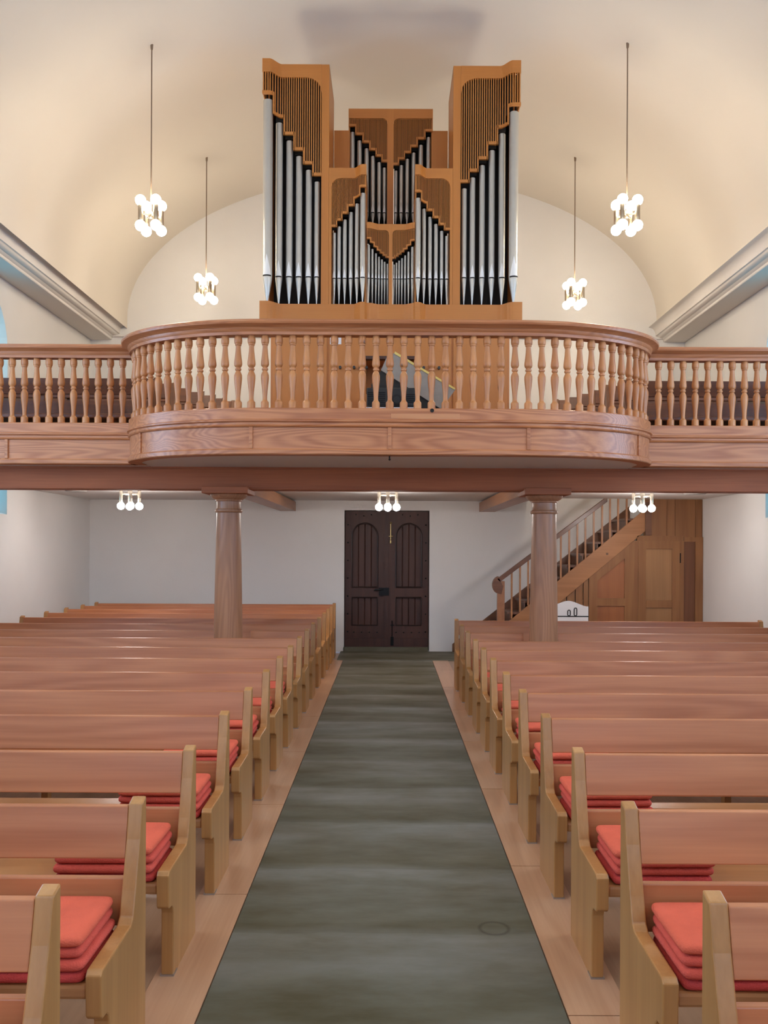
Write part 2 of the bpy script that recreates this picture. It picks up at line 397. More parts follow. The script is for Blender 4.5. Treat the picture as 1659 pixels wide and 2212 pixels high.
# ------------------------------------------------------------------ entrance door
DC = (DX0 + DX1) / 2
door = thing('door_1', kind='structure', loc=(DC, YB + .12, .075))
HW = (DX1 - DX0) / 2; DH = DZ - .075 - .01
def leaf(sg):
    # stiles and rails around an arched panel above and a square panel below (local x measured from the meeting edge)
    w_ = HW - .012
    X = lambda u: sg * u
    lf_bm = bmesh.new()
    u0, u1 = .155, w_ - .115      # panel opening
    z_lo0, z_lo1, z_up0, z_sp = .36, .83, 1.00, 1.86
    r = (u1 - u0) / 2; uc = (u0 + u1) / 2
    outer = [(.012, 0), (w_, 0), (w_, DH), (.012, DH)]
    holes = [[(u0, z_lo0), (u1, z_lo0), (u1, z_lo1), (u0, z_lo1)],
             [(u0, z_up0), (u1, z_up0), (u1, z_sp)] + [(uc + r * math.cos(PI * i / 14), z_sp + r * math.sin(PI * i / 14)) for i in range(1, 14)] + [(u0, z_sp)]]
    es = []; loops = []
    for pts in [outer] + holes:
        vs = [lf_bm.verts.new((X(a), 0, b)) for a, b in pts]; loops.append(vs)
        es += [lf_bm.edges.new((vs[i], vs[(i + 1) % len(vs)])) for i in range(len(vs))]
    bmesh.ops.triangle_fill(lf_bm, use_beauty=True, use_dissolve=False, edges=es)
    for vs in loops:
        bk = [lf_bm.verts.new((v.co.x, .05, v.co.z)) for v in vs]
        for i in range(len(vs)):
            j = (i + 1) % len(vs); lf_bm.faces.new((vs[i], vs[j], bk[j], bk[i]))
    lf = obj('door_leaf', lf_bm, M['door_z'], door)
    # raised moulding round the arch
    bm = bmesh.new(); pts = holes[1]
    for k in range(len(pts)):
        a, b = pts[k], pts[(k + 1) % len(pts)]
        tube(bm, (X(a[0]), -.004, a[1]), (X(b[0]), -.004, b[1]), .014, 6)
    pts = holes[0]
    for k in range(4):
        a, b = pts[k], pts[(k + 1) % 4]
        tube(bm, (X(a[0]), -.003, a[1]), (X(b[0]), -.003, b[1]), .010, 6)
    obj('arch_moulding', bm, M['door_m'], lf)
    # tongue and groove boards in the panels
    bm = bmesh.new(); n = 4; bw = (u1 - u0) / n
    for k in range(n):
        prism(bm, [(X(u0 + k * bw), .046), (X(u0 + k * bw + .010), .032), (X(u0 + (k + 1) * bw - .010), .032), (X(u0 + (k + 1) * bw), .046)], lambda a, b: (a, b, .3), lambda a, b: (a, b, z_sp + r + .02))
    box(bm, min(X(.012), X(w_)), max(X(.012), X(w_)), .045, .049, .02, DH)
    obj('panel_boards', bm, M['door_z'], lf)
    bm = bmesh.new()
    for k in range(7): ball(bm, (X(w_ - .045), 0, .25 + k * .30), .014, 8, 4)
    for k in range(4): ball(bm, (X(.16 + k * .13), 0, .24), .013, 8, 4)
    for k in range(3): ball(bm, (X(w_ - .18 - .13 * k), 0, DH - .06 - .02 * (k % 2)), .012, 8, 4)
    tag(obj('nail_heads', bm, M['iron'], lf))
    obj('kick_board', boxes((min(X(.03), X(w_)), max(X(.03), X(w_)), -.018, 0, 0, .145)), M['door_z'], lf)
    return lf
lf = leaf(-1)
# lock on the left leaf
bm = boxes((-.13, .04, -.05, -.002, .865, .995)); tube(bm, (-.21, -.045, .955), (-.05, -.045, .97), .016)
obj('lock_case', bm, M['iron'], lf)
rf = leaf(1)
obj('meeting_strip', boxes((-.035, -.030, -.034, -.030, .14, DH), (.025, .030, -.034, -.030, .14, DH), (-.035, .03, -.03, -.001, .14, DH), (-.055, .035, -.04, -.001, 0, .14)), M['door_z'], door)
bm = bmesh.new(); tube(bm, (.065, -.02, 1.80), (.065, -.02, 2.10), .008); tube(bm, (.03, -.02, 1.86), (.10, -.02, 1.86), .009); ball(bm, (.065, -.03, 2.08), .018, 10, 6); tube(bm, (.065, -.02, 1.74), (.065, -.02, 1.79), .016)
obj('door_bolt', bm, M['brass'], rf)
bm = bmesh.new(); tube(bm, (.095, -.02, .12), (.095, -.02, .44), .008); box(bm, .07, .12, -.03, 0, .02, .17); tube(bm, (.065, -.02, .365), (.125, -.02, .365), .008)
obj('door_bolt', bm, M['iron'], rf)
obj('door_back', boxes((-HW, HW, .05, .06, -.07, DH + .02)), M['dark'], door)

# ------------------------------------------------------------------ pews
def pew_end(th=.05):
    # side outline (y from rear edge, toward the camera negative; z)
    pts = [(0, 0), (0, .853), (-.050, .838), (-.075, .72), (-.122, .560), (-.150, .480), (-.175, .462),
           (-.462, .455), (-.478, .440), (-.475, .315), (-.462, .303), (-.425, .300), (-.408, .285), (-.400, .262), (-.400, 0)]
    bm = bmesh.new()
    prism(bm, pts, lambda a, b: (-th / 2, a, b), lambda a, b: (th / 2, a, b))
    return bm

def make_pew(x0, x1, mats, label, cat, group, gap=None, supports=2, floor_z=0):
    """pew between x0 and x1; origin at the rear foot of its aisle end; y = 0 is the rear edge"""
    mx, mz, ms = mats
    t = thing('pew', label, cat, group=group)
    th = .05
    for xe in (x0 + th / 2, x1 - th / 2):
        o = obj('end_panel', pew_end(th), mz, t, bevel=.005); o.location = (xe, 0, 0)
        f = obj('floor_bracket', boxes((-.028, .028, -.03, .03, 0, .012)), M['foot'], o); f.location = (0, -.375, 0)
    a, b = x0 + th, x1 - th
    spans = [(a, b)] if not gap else [(a, gap[0]), (gap[1], b)]
    bmb, bmr, bms = bmesh.new(), bmesh.new(), bmesh.new()
    for s0, s1 in spans:
        # tilted back board
        pts = [(-.052, .829), (-.028, .832), (-.064, .652), (-.088, .657)]
        prism(bmb, pts, lambda p, q: (s0, p, q), lambda p, q: (s1, p, q))
        pts = [(-.085, .588), (-.062, .592), (-.080, .43), (-.105, .43)]
        prism(bmr, pts, lambda p, q: (s0, p, q), lambda p, q: (s1, p, q))
        box(bms, s0, s1, -.445, -.09, .350, .398)
    obj('backrest', bmb, mx, t, bevel=.004)
    obj('back_rail', bmr, mx, t, bevel=.004)
    obj('seat', bms, ms, t, bevel=.012)
    for i in range(supports):
        xs = a + (b - a) * (i + 1) / (supports + 1)
        bm = bmesh.new()
        pts = [(-.030, .80), (-.004, .80), (-.02, 0), (-.09, 0)]
        prism(bm, pts, lambda p, q: (xs - .02, p, q), lambda p, q: (xs + .02, p, q))
        pts = [(-.36, .352), (-.10, .352), (-.10, .28), (-.20, .16), (-.36, .28)]
        o = obj('support', bm, mz, t)
    return t

L_REAR = [2.278, 3.080, 3.877, 4.690, 5.485, 6.285, 7.060, 7.826, 8.62, 9.395, 10.18, 10.99, 11.75, 12.46, 13.12, 13.72]
R_REAR = [2.255, 3.050, 3.870, 4.660, 5.455, 6.220, 7.00, 7.720, 8.44, 9.26, 10.03, 10.80]
ORD = ['first', 'second', 'third', 'fourth', 'fifth', 'sixth', 'seventh', 'eighth', 'ninth', 'tenth', 'eleventh', 'twelfth', 'thirteenth', 'fourteenth', 'fifteenth', 'sixteenth']
WM = (M['pew_x'], M['pew_z'], M['seat_x'])
COLY = 8.92
COLX = (-1.672, 1.612)
xl0 = -4.72
def left_lab(i):
    if i == 0: return 'light oak pew left of the aisle, nearest to the viewer and cut by the frame'
    if i == len(L_REAR) - 1: return 'rearmost pew left of the aisle, against the white back wall'
    if i == 9: return 'oak pew left of the aisle with the wooden column standing in it'
    ex = ' with coral cushions on it' if i <= 7 else ' without cushions'
    return '%s oak pew left of the aisle from the front%s' % (ORD[i], ex)
def right_lab(i):
    if i == 0: return 'light oak pew right of the aisle, nearest to the viewer and cut by the frame'
    if i == len(R_REAR) - 1: return 'rearmost pew right of the aisle, in front of the staircase'
    if i == 9: return 'oak pew right of the aisle with the wooden column standing in it'
    ex = ' with coral cushions on it' if i <= 8 else ' without cushions'
    return '%s oak pew right of the aisle from the front%s' % (ORD[i], ex)
gl, gr = 'pews left of the aisle', 'pews right of the aisle'
pl = make_pew(xl0, -.868, WM, left_lab(0), 'pew', gl); pl.location = (0, L_REAR[0], 0)
pr = make_pew(.828, 4.70, WM, right_lab(0), 'pew', gr); pr.location = (0, R_REAR[0], 0)
for i in range(1, len(L_REAR)):
    if i == 9: c = make_pew(xl0 + .01, -.868, WM, '', 'pew', gl, gap=(COLX[0] - .165, COLX[0] + .165))
    else: c = dup(pl)
    c.location = (0, L_REAR[i], 0); c['label'] = left_lab(i)
    if i > 10: c.location.x = .004 * (i - 10)
for i in range(1, len(R_REAR)):
    if i == 9: c = make_pew(.828, 4.70, WM, '', 'pew', gr, gap=(COLX[1] - .165, COLX[1] + .165))
    else: c = dup(pr)
    c.location = (0, R_REAR[i], 0); c['label'] = right_lab(i)

# ------------------------------------------------------------------ seat cushions, stacked by the aisle
def cushion_mesh(seed):
    rnd = random.Random(seed)
    bm = bmesh.new()
    nx, ny = 12, 11; W, D, H = .405, .335, .036
    top, bot = {}, {}
    GU = [-1, -.955, -.88, -.66, -.4, -.2, 0, .2, .4, .66, .88, .955, 1]
    GV = [-1, -.945, -.86, -.6, -.3, -.1, .1, .3, .6, .86, .945, 1]
    for s, dct in ((1, top), (-1, bot)):
        for i in range(nx + 1):
            for j in range(ny + 1):
                u, v = GU[i], GV[j]
                # rounded-corner mapping
                c = .028
                x, y = u * W / 2, v * D / 2
                ax, ay = max(0, abs(x) - (W / 2 - c)), max(0, abs(y) - (D / 2 - c))
                m_ = max(ax, ay); l_ = math.hypot(ax, ay)
                if l_ > 1e-6:
                    x = math.copysign(W / 2 - c + ax * m_ / l_, x) if ax else x
                    y = math.copysign(D / 2 - c + ay * m_ / l_, y) if ay else y
                e = max(abs(u), abs(v))
                h = (H / 2 if e < .94 else H * .44) if e < .999 else H * .20
                dct[(i, j)] = bm.verts.new((x, y, s * h + H / 2))
    for dct in (top, bot):
        for i in range(nx):
            for j in range(ny):
                bm.faces.new((dct[(i, j)], dct[(i + 1, j)], dct[(i + 1, j + 1)], dct[(i, j + 1)]))
    edge = [(i, 0) for i in range(nx)] + [(nx, j) for j in range(ny)] + [(i, ny) for i in range(nx, 0, -1)] + [(0, j) for j in range(ny, 0, -1)]
    for k in range(len(edge)):
        a, b = edge[k], edge[(k + 1) % len(edge)]
        bm.faces.new((top[a], top[b], bot[b], bot[a]))
    return bm
cproto = []
for k in range(3):
    o = obj('seat_cushion', cushion_mesh(k), M['cushion%d' % k], smooth=True, angle=80)
    sm = o.modifiers.new('soft', 'SUBSURF'); sm.levels = 1; sm.render_levels = 1
    cproto.append(o)
used = [False] * 3
LEV = ['lowest cushion', 'second cushion from below', 'third cushion from below', 'topmost cushion']
def cushions(side, i, xc, yrear, n=4):
    rnd = random.Random(100 * i + (7 if side == 'left' else 31))
    for k in range(n):
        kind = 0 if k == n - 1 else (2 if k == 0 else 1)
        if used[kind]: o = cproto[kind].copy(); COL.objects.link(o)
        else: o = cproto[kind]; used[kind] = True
        tight = 1 if k else 0
        o.location = (xc + rnd.uniform(-.010, .010) * (k > 0), yrear - .285 + rnd.uniform(-.008, .008), .3985 + k * .0368)
        o.rotation_euler = (0, 0, rnd.uniform(-.012, .012))
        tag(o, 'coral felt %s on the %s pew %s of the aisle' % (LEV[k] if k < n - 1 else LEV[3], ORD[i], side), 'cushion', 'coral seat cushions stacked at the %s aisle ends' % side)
for i in range(0, 8): cushions('left', i, -1.138, L_REAR[i])
for i in range(0, 9): cushions('right', i, 1.105, R_REAR[i])

# ------------------------------------------------------------------ columns
def column(x, label):
    t = thing('column', label, 'column', (x, COLY, 0), group='wooden columns under the gallery')
    bm = bmesh.new()
    pr_ = [(.16, 0), (.16, .10), (.155, .12)]
    for i in range(13):
        u = i / 12; pr_.append((.155 - .031 * u ** 1.35, .12 + 1.98 * u))
    lathe(bm, pr_, 32)
    obj('shaft', bm, M['col_z'], t, smooth=True)
    bm = bmesh.new()
    lathe(bm, [(.124, 2.10), (.134, 2.103), (.141, 2.112), (.143, 2.122), (.139, 2.132), (.127, 2.138), (.123, 2.15), (.123, 2.215), (.135, 2.222), (.137, 2.232),
               (.150, 2.240), (.170, 2.252), (.186, 2.268), (.192, 2.285), (.19, 2.292)], 32)
    obj('capital', bm, M['col_z'], t, smooth=True)
    obj('abacus', boxes((-.235, .235, -.235, .235, 2.290, 2.36)), M['beam_x'], t, bevel=.006)
    return t
column(COLX[0], 'round tapering wooden column left of the dark door')
column(COLX[1], 'round tapering wooden column right of the door, before the stairs')

# ------------------------------------------------------------------ gallery
gal = thing('organ_gallery', 'wooden organ gallery with a bowed turned-baluster parapet across the hall', 'gallery', (0, 8.5, 2.6))
GY = 8.5
def gobj(name, bm, m, **k):
    for v in bm.verts: v.co -= Vector((0, 8.5, 2.6))
    return obj(name, bm, m, gal, **k)
ZF = 2.62
gobj('main_beam', boxes((XL + .005, XR - .005, 8.80, 9.06, 2.335, 2.575)), M['beam_x'], bevel=.006)
gobj('beam_fillet', boxes((XL + .006, XR - .006, 8.785, 8.80, 2.545, 2.575)), M['beam_x'])
for x in (-1.69, 1.63):
    gobj('joist', boxes((x - .13, x + .13, 9.06, 14.29, 2.345, 2.50)), M['beam_y'], bevel=.004)
# bowed plan: straight centre, quarter-ellipse returns
AX, BX, CY0, HWX = 1.10, 1.45, 7.53, 2.55
def bow(u):
    """u in [-1, 1] -> point and outward normal, evenly sampled later by length"""
    pass
fine_pts = []
n = 60
for i in range(n + 1):
    th = PI / 2 * i / n
    fine_pts.append((-(AX + BX * math.cos(th)), 8.5 - (8.5 - CY0) * math.sin(th)))
for i in range(1, 30): fine_pts.append((-AX + 2 * AX * i / 30, CY0))
for i in range(n, -1, -1):
    th = PI / 2 * i / n
    fine_pts.append(((AX + BX * math.cos(th)), 8.5 - (8.5 - CY0) * math.sin(th)))
def with_normals(pts):
    out = []
    for i, p in enumerate(pts):
        a = pts[max(0, i - 1)]; b = pts[min(len(pts) - 1, i + 1)]
        tx, ty = b[0] - a[0], b[1] - a[1]; l = math.hypot(tx, ty)
        out.append((p[0], p[1], ty / l, -tx / l))
    return out
CURVE = with_normals(fine_pts)
CURVE[0] = (CURVE[0][0], CURVE[0][1], -1, 0); CURVE[-1] = (CURVE[-1][0], CURVE[-1][1], 1, 0)
CURVE_EXT = [(CURVE[0][0], 8.60, -1, 0)] + CURVE + [(CURVE[-1][0], 8.60, 1, 0)]
LEFT = [(XL + .01, 8.5, 0, -1), (-HWX + .02, 8.5, 0, -1)]
RIGHT = [(HWX - .02, 8.5, 0, -1), (XR - .01, 8.5, 0, -1)]
P_FASCIA = [(-.10, 2.575), (-.012, 2.575), (.0, 2.585), (.0, 2.800), (-.055, 2.800), (-.10, 2.80)]
P_PANEL = P_FASCIA
P_BASE = [(-.115, 2.56), (.012, 2.56), (.018, 2.568), (.018, 2.600), (.008, 2.612), (-.002, 2.614), (-.002, 2.800), (.012, 2.803), (.020, 2.812), (.008, 2.822), (.008, 2.842),
          (.026, 2.850), (.028, 2.862), (.012, 2.872), (.010, 2.965), (.0, 2.972), (-.115, 2.972)]
P_RAIL = [(-.10, 3.615), (.005, 3.615), (.008, 3.640), (.018, 3.652), (.024, 3.672), (.040, 3.684), (.062, 3.690), (.080, 3.697), (.086, 3.712), (.084, 3.728), (.070, 3.735), (-.13, 3.735), (-.135, 3.70), (-.10, 3.68)]
for nm, path in (('bow', CURVE_EXT), ('left', LEFT), ('right', RIGHT)):
    bm = bmesh.new(); sweep(bm, path, P_BASE); gobj('parapet_base', bm, M['fascia_x'], smooth=True, angle=25)
    bm = bmesh.new(); sweep(bm, path, P_RAIL); gobj('handrail', bm, M['rail_x'], smooth=True, angle=25)
# evenly spaced positions along the bow
def along(path, d_from_mid):
    # arc length parameter measured from the middle
    acc = [0]
    for a, b in zip(path, path[1:]): acc.append(acc[-1] + math.hypot(b[0] - a[0], b[1] - a[1]))
    mid = acc[-1] / 2; s = mid + d_from_mid
    for i in range(len(acc) - 1):
        if acc[i] <= s <= acc[i + 1]:
            t = (s - acc[i]) / max(1e-9, acc[i + 1] - acc[i]); a, b = path[i], path[i + 1]
            nx, ny = a[2] + (b[2] - a[2]) * t, a[3] + (b[3] - a[3]) * t; l = math.hypot(nx, ny)
            return a[0] + (b[0] - a[0]) * t, a[1] + (b[1] - a[1]) * t, nx / l, ny / l
    return None
bal_prof = [(.0, .034), (.085, .034), (.098, .030), (.105, .0235), (.125, .0195), (.165, .0195), (.25, .0235), (.35, .031), (.41, .0345), (.455, .034), (.485, .028),
            (.505, .021), (.518, .0195), (.527, .0265), (.545, .0275), (.556, .021), (.565, .021), (.578, .030), (.605, .035), (.64, .034), (.70, .029), (.78, .024),
            (.84, .0215), (.862, .0225), (.868, .0275), (.884, .0275), (.892, .032), (.925, .0345), (.965, .0335), (.985, .029), (1.0, .028)]
BH = .648
bm = bmesh.new(); lathe(bm, [(r * 1.02, z * BH) for z, r in bal_prof], 18)
for v in bm.verts:       # the foot is a square block blended into the turned shaft
    k = max(0, 1 - v.co.z / (.095 * BH))
    if k > 0:
        m_ = max(abs(v.co.x), abs(v.co.y)); r_ = math.hypot(v.co.x, v.co.y)
        if m_ > 1e-6: s_ = 1 + .16 * min(1, k * 2) * (r_ / m_ - 1); v.co.x *= s_; v.co.y *= s_
bproto = obj('baluster', bm, M['bal_z'], gal, smooth=True, angle=40)
first = True
def place_bal(x, y, rz):
    global first
    if first: o = bproto; first = False
    else: o = bproto.copy(); COL.objects.link(o)
    o.location = (x, y - 8.5, 2.970 - 2.6); o.rotation_euler = (0, 0, rz + random.choice((0, PI / 2, PI)))
for k in range(-24, 25):
    p = along(CURVE, k * .1228)
    if p: place_bal(p[0] - p[2] * .045, p[1] - p[3] * .045, math.atan2(p[3], p[2]))
k = 0
while True:
    x = -2.665 - .1225 * k
    if x < XL + .06: break
    place_bal(x, 8.545, 0); k += 1
k = 0
while True:
    x = 2.680 + .1225 * k
    if x > XR - .06: break
    place_bal(x, 8.545, 0); k += 1
# small upright battens on the panels
def batten(x, y, nx, ny):
    o = obj('batten', boxes((-.016, .016, -.010, .010, 2.612 - 2.6, 2.802 - 2.6)), M['fascia_x'], gal, bevel=.003)
    o.location = (x + nx * .004, y + ny * .004 - 8.5, 0); o.rotation_euler = (0, 0, math.atan2(ny, nx) + PI / 2)
for d in (-2.43, -1.22, 0, 1.22, 2.43):
    p = along(CURVE, d); batten(*p)
for x in (-3.80, 3.82): batten(x, 8.5, 0, -1)
# gallery floor, bow soffit and the plaster ceiling below
def bowpoly(inset, yb): return [(x - nx * inset, y - ny * inset) for x, y, nx, ny in CURVE] + [(HWX - inset, yb), (-HWX + inset, yb)]
bm = bmesh.new(); pp = bowpoly(.10, 8.80)
pp = [p for i, p in enumerate(pp)]
prism(bm, pp, lambda a, b: (a, b, 2.580), lambda a, b: (a, b, ZF))
box(bm, XL + .01, XR - .01, 8.60, 13.38, 2.576, ZF)
box(bm, XL + .01, 2.3, 13.38, YB - .005, 2.576, ZF)
gobj('gallery_floor', bm, M['floor_y'])
bm = bmesh.new(); prism(bm, bowpoly(.105, 8.80), lambda a, b: (a, b, 2.565), lambda a, b: (a, b, 2.579))
gobj('bow_soffit', bm, M['soffit'])
gobj('plaster_ceiling', boxes((XL + .01, XR - .01, 9.06, 13.38, 2.525, 2.575), (XL + .01, 2.3, 13.38, YB - .005, 2.525, 2.575)), M['soffit'])
gobj('plaster_ceiling_front', boxes((XL + .01, -2.46, 8.60, 8.80, 2.565, 2.575), (2.46, XR - .01, 8.60, 8.80, 2.565, 2.575)), M['soffit']).name = 'soffit_strip'
# knot hole plug on the bow base
# stepped platforms at both sides of the gallery with dark pews
GR = [9.10 + .742 * i for i in range(7)]
for sg, xa, xb in ((-1, XL + .01, -2.40), (1, 2.42, XR - .01)):
    for i, yr in enumerate(GR):
        if sg == 1 and i == 6: continue
        z1 = ZF + .07 + .087 * i
        ya = 8.625 if i == 0 else yr - .50
        yb = (GR[i + 1] - .50) if i < 6 and not (sg == 1 and i == 5) else (YB - .01 if sg == -1 else 13.36)
        gobj('platform_step', boxes((xa, xb, ya, yb - .001, ZF - .001, z1)), M['stair_d'])
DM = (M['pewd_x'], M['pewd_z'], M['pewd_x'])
def pit(label, x0, x1, y, z, src=None):
    pass
gpl = gpr = None
for i, yr in enumerate(GR):
    z = ZF + .07 + .087 * i + .001
    lb = 'dark pew %s of the gallery %s, %s row from the front'
    if gpl is None:
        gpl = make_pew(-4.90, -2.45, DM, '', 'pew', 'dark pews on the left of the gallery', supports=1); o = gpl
    else: o = dup(gpl)
    o.location = (0, yr, z); o['label'] = lb % ('on the left', 'behind balusters', ORD[i])
    if i == 6: continue
    if gpr is None:
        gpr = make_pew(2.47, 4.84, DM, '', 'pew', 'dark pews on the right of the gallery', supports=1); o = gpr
    else: o = dup(gpr)
    o.location = (0, yr, z); o['label'] = lb % ('on the right', 'behind balusters', ORD[i])

# ------------------------------------------------------------------ ceiling lamps
def bulb_obj(parent, c, m, r=.060):
    bm = bmesh.new(); ball(bm, (0, 0, 0), r, 14, 8); o = obj('bulb', bm, m, parent, smooth=True, angle=180); o.location = c; return o
def pendant(x, y, zl, label, rot):
    zt = VZ + VB * math.sqrt(max(0, 1 - ((x - VX) / VA) ** 2))
    t = thing('pendant_lamp', label, 'lamp', (x, y, zl), group='pendant lamps hanging from the vault')
    bm = bmesh.new(); tube(bm, (0, 0, .03), (0, 0, zt - zl - .01), .0075, 8)
    obj('cord', bm, M['cord'], t)
    bm = bmesh.new(); lathe(bm, [(.013, zt - zl - .05), (.017, zt - zl + .01)], 14); obj('ceiling_rose', bm, M['cord'], t)
    bm = bmesh.new(); lathe(bm, [(.018, -.03), (.024, -.02), (.024, .03), (.014, .045)], 14)
    for k in range(4):
        a = rot + k * PI / 2; tube(bm, (0, 0, 0), (.125 * math.cos(a), .125 * math.sin(a), 0), .010, 8)
    obj('cross_arm', bm, M['chrome'], t, smooth=True)
    for k in range(4):
        a = rot + k * PI / 2; cx, cy = .125 * math.cos(a), .125 * math.sin(a)
        bm = bmesh.new(); lathe(bm, [(.024, -.10), (.028, -.09), (.028, .09), (.024, .10)], 14, cx, cy); obj('tube', bm, M['chrome'], t, smooth=True)
        bulb_obj(t, (cx, cy, .142), M['bulb']); bulb_obj(t, (cx, cy, -.142), M['bulb'])
    return t
ZLAMP = 5.50
pendant(-2.72, 9.72, ZLAMP, 'pendant lamp with eight bulbs, left and nearer of the two left ones', .70)
pendant(2.68, 9.72, ZLAMP + .03, 'pendant lamp with eight bulbs, right and nearer of the two right ones', .92)
pendant(-2.70, 12.55, ZLAMP + .02, 'pendant lamp with eight bulbs, left of the organ and farther back', .66)
pendant(2.70, 12.55, ZLAMP - .03, 'pendant lamp with eight bulbs, right of the organ and farther back', .95)
for x in (-2.7, 2.7):
    for y in (4.6, 0.2):
        o = pendant(x, y, 5.5, 'pendant lamp over the %s pews %s of the aisle' % ('front' if y < 2 else 'middle', 'left' if x < 0 else 'right'), .4)

def low_lamp(x, y, label, rot):
    t = thing('ceiling_lamp', label, 'lamp', (x, y, 2.524), group='low ceiling lamps under the gallery')
    bm = bmesh.new(); lathe(bm, [(.045, -.012), (.05, 0)], 16)
    tube(bm, (0, 0, 0), (0, 0, -.08), .012, 8)
    for k in range(4):
        a = rot + k * PI / 2; tube(bm, (0, 0, -.075), (.118 * math.cos(a), .118 * math.sin(a), -.075), .012, 8)
    obj('cross_arm', bm, M['glassclear'], t)
    for k in range(4):
        a = rot + k * PI / 2; cx, cy = .118 * math.cos(a), .118 * math.sin(a)
        bm = bmesh.new(); lathe(bm, [(.020, -.20), (.023, -.19), (.023, -.02), (.019, -.012)], 14, cx, cy); obj('tube', bm, M['glassclear'], t, smooth=True)
        bulb_obj(t, (cx, cy, -.238), M['lowbulb'], .05)
    return t
low_lamp(-3.48, 11.5, 'small four-bulb lamp on the ceiling left of the left column', .35)
low_lamp(-.02, 11.5, 'small four-bulb lamp on the ceiling in front of the dark door', 0)
low_lamp(3.40, 11.5, 'small four-bulb lamp on the ceiling above the staircase', -.35)
for x, lb in ((-4.28, 'flat grey ceiling fitting near the left wall under the gallery'), (4.18, 'flat grey ceiling fitting near the right wall under the gallery')):
    bm = bmesh.new(); lathe(bm, [(.13, -.035), (.15, -.02), (.15, 0)], 24)
    o = obj('ceiling_vent', bm, M['vent'], smooth=True); o.location = (x, 11.7, 2.524)
    tag(o, lb, 'ceiling fitting', 'flat ceiling fittings under the gallery')

# ------------------------------------------------------------------ organ
OY = 9.90                 # plane of the main front
UN = OY / 1850            # metres per survey unit on that plane
def ou(px, py): return (px - 840.5) + .0047 * (py - 1182)
def ov(px, py): return (py - 1182) - .0047 * (px - 840.5)
class Plane:
    def __init__(s, Y): s.Y = Y; s.k = Y / 1850
    def x(s, px, py): return ou(px, py) * s.k
    def z(s, px, py): return EYE - ov(px, py) * s.k
organ = thing('pipe_organ', 'pipe organ with orange-brown case and silver pipes in stepped towers', 'organ', (0, OY, ZF))
def oobj(name, bm, m, parent=None, **k):
    if parent is None:
        for v in bm.verts: v.co -= Vector((0, OY, ZF))
        return obj(name, bm, m, organ, **k)
    for v in bm.verts: v.co -= Vector((0, OY, ZF))
    return obj(name, bm, m, parent, **k)
def smooth(t): t = max(0, min(1, t)); return t * t * (3 - 2 * t)

pipe_mesh = {}
def pipe(xc, yc, r, ztop, zm, zfoot):
    """one flue pipe: foot cone, body, mouth slit and pointed upper lip"""
    seg = 20
    bm = bmesh.new()
    lathe(bm, [(r * .14, zfoot), (r * .20, zfoot + .01), (r * .98, zm - .03), (r, zm - .012), (r, ztop - .01), (r * .97, ztop)], seg, 0, 0)
    p = obj('organ_pipe', bm, M['pipe'], organ, smooth=True, angle=50)
    p.location = (xc, yc - OY, -ZF)
    # lips follow the curved front of the body
    def patch(pts, off):
        b = bmesh.new(); vs = []
        for a, z in pts: vs.append(b.verts.new((r * off * math.sin(a), -r * off * math.cos(a), z)))
        b.faces.new(vs); return b
    A = .95; hl = r * 4.3
    b = bmesh.new(); n = 8; low, up = [], []
    zb = zm + .006
    for i in range(n + 1):
        a = -A + 2 * A * i / n; f = 1 - abs(a) / A
        low.append(b.verts.new((r * 1.0 * math.sin(a) * 1.02, -r * 1.03 * math.cos(a) - .001, zb)))
        up.append(b.verts.new((r * 1.0 * math.sin(a) * 1.02, -r * 1.03 * math.cos(a) - .001 + .0, zb + hl * f + .0005)))
    for i in range(n): b.faces.new((low[i], low[i + 1], up[i + 1], up[i]))
    obj('upper_lip', b, M['lip'], p)
    b = bmesh.new(); low, up = [], []
    for i in range(n + 1):
        a = -A + 2 * A * i / n
        low.append(b.verts.new((r * 1.04 * math.sin(a), -r * 1.06 * math.cos(a), zm - .002 - r * .16)))
        up.append(b.verts.new((r * 1.04 * math.sin(a), -r * 1.06 * math.cos(a), zm + .006)))
    for i in range(n): b.faces.new((low[i], low[i + 1], up[i + 1], up[i]))
    obj('mouth_slit', b, M['slit'], p)
    return p

